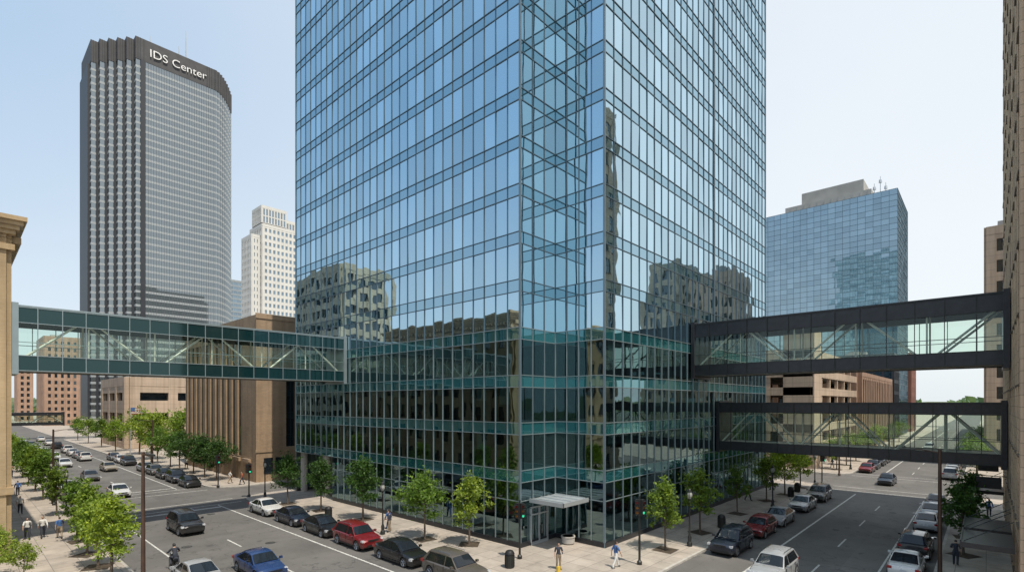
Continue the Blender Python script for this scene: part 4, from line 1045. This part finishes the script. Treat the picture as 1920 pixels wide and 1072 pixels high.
def signal(x,y,h,face,green=True):
    t=thing('traffic_light','black traffic signal on a slim pole','traffic light',(x,y,.135),'traffic signals at the corners')
    b=MB(); lathe(b,0,0,[(.17,0),(.17,.2),(.08,.3),(.06,h)],10); part(t,'pole',b,[M['dark_metal']],smooth=True,local=True)
    U=(math.cos(face),math.sin(face))
    for ui,uu in enumerate((U,(U[1],-U[0]))):
        hd=link('signal_head',None,t)
        b=MB(); NN=(uu[1],-uu[0]); P=(NN[0]*.12,NN[1]*.12); z0=h-1.25
        b.obox(P,uu,-.17,.17,0,.2,z0,z0+1.05)
        for k in range(3): b.obox(P,uu,-.13,.13,.2,.34,z0+.27+k*.33,z0+.30+k*.33)
        for z in (z0+.15,z0+.9): b.tube([(0,0,z),(P[0]*1.1,P[1]*1.1,z)],[.03,.03],5)
        link('housing',b.mesh('housing',[M['black']]),hd)
        for k,mn in enumerate(('green_light' if ui==0 else 'amber_light','amber_light','red_light')):
            q=MB(); zz=z0+.18+k*.33; c=Vector((P[0]+NN[0]*.2,P[1]+NN[1]*.2,zz)); n_=Vector((NN[0],NN[1],0))
            q.tube([c,c+n_*.02],[.105,.10],12); link('lens',q.mesh('lens',[M[mn]]),hd)
signal(26.9,24.0,4.1,0); signal(31.4,17.2,4.6,0); signal(23.4,63.0,4.0,0); signal(23.4,73.2,4.3,0); signal(7.4,73,4.3,0); signal(79,16.2,4.3,0)
def bin_(x,y):
    t=thing('litter_bin','dark slatted litter bin with domed lid','litter bin',(x,y,.135),'litter bins')
    b=MB(); lathe(b,0,0,[(.27,0),(.30,.05),(.30,.85),(.27,.9)],16)
    for k in range(16):
        a=2*math.pi*k/16; b.tube([(.315*math.cos(a),.315*math.sin(a),.06),(.315*math.cos(a),.315*math.sin(a),.85)],[.022,.022],4)
    part(t,'basket',b,[M['dark_metal']],local=True)
    b=MB(); lathe(b,0,0,[(.33,.9),(.33,.96),(.22,1.12),(.05,1.18)],16); part(t,'lid',b,[M['black']],smooth=True,local=True)
bin_(25.0,23.2); bin_(7.2,54.5); bin_(24.0,45.5); bin_(45.5,17.0); bin_(66,16.7); bin_(70,17)
t=thing('planter','round concrete planter beside the entrance','planter',(32.3,23.8,.135))
b=MB(); lathe(b,0,0,[(.36,0),(.5,.1),(.52,.5),(.56,.55),(.56,.62),(.46,.62),(.45,.5)],16); part(t,'bowl',b,[M['concrete']],smooth=True,local=True)
for i,x in enumerate((39.0,43.6,62)):
    t=thing('awning','dark metal entrance awning on the stone building','awning',(x,-1.1,3.2),'entrance awnings')
    b=MB(); b.box(-1.9,1.9,0,2.1,0,.28); b.box(-1.95,1.95,2.1,2.16,-.12,.4); part(t,'canopy',b,[M['fascia']],local=True)
    for sx in (-1.6,1.6):
        b=MB(); b.tube([(sx,2,.3),(sx,.05,1.6)],[.025,.025],5); part(t,'tie_rod',b,[M['dark_metal']],local=True)
for x in (56,70):
    t=thing('hanging_sign','black panel sign projecting from the wall','sign',(x,-.9,4.2))
    b=MB(); b.box(-.08,.08,.0,1.5,0,.9); b.tube([(0,-.3,1.0),(0,1.4,1.0)],[.03,.03],5); part(t,'sign_panel',b,[M['black']],local=True)
t=thing('flagpole','silver flagpole with a small striped flag','flagpole',(24.6,128,.135))
b=MB(); lathe(b,0,0,[(.1,0),(.04,10)],8); part(t,'pole',b,[M['silver']],local=True)
b=MB()
for k in range(7):
    for j in range(8):
        f=lambda j:.12*math.sin(j*.9); b.quad((.1+j*.25,f(j),8.6+k*.19),(.1+(j+1)*.25,f(j+1),8.6+k*.19),(.1+(j+1)*.25,f(j+1),8.79+k*.19),(.1+j*.25,f(j),8.79+k*.19),2 if (k>=3 and j<3) else k%2)
part(t,'flag',b,[M['red_cloth'],M['white_cloth'],M['blue_cloth']],local=True)
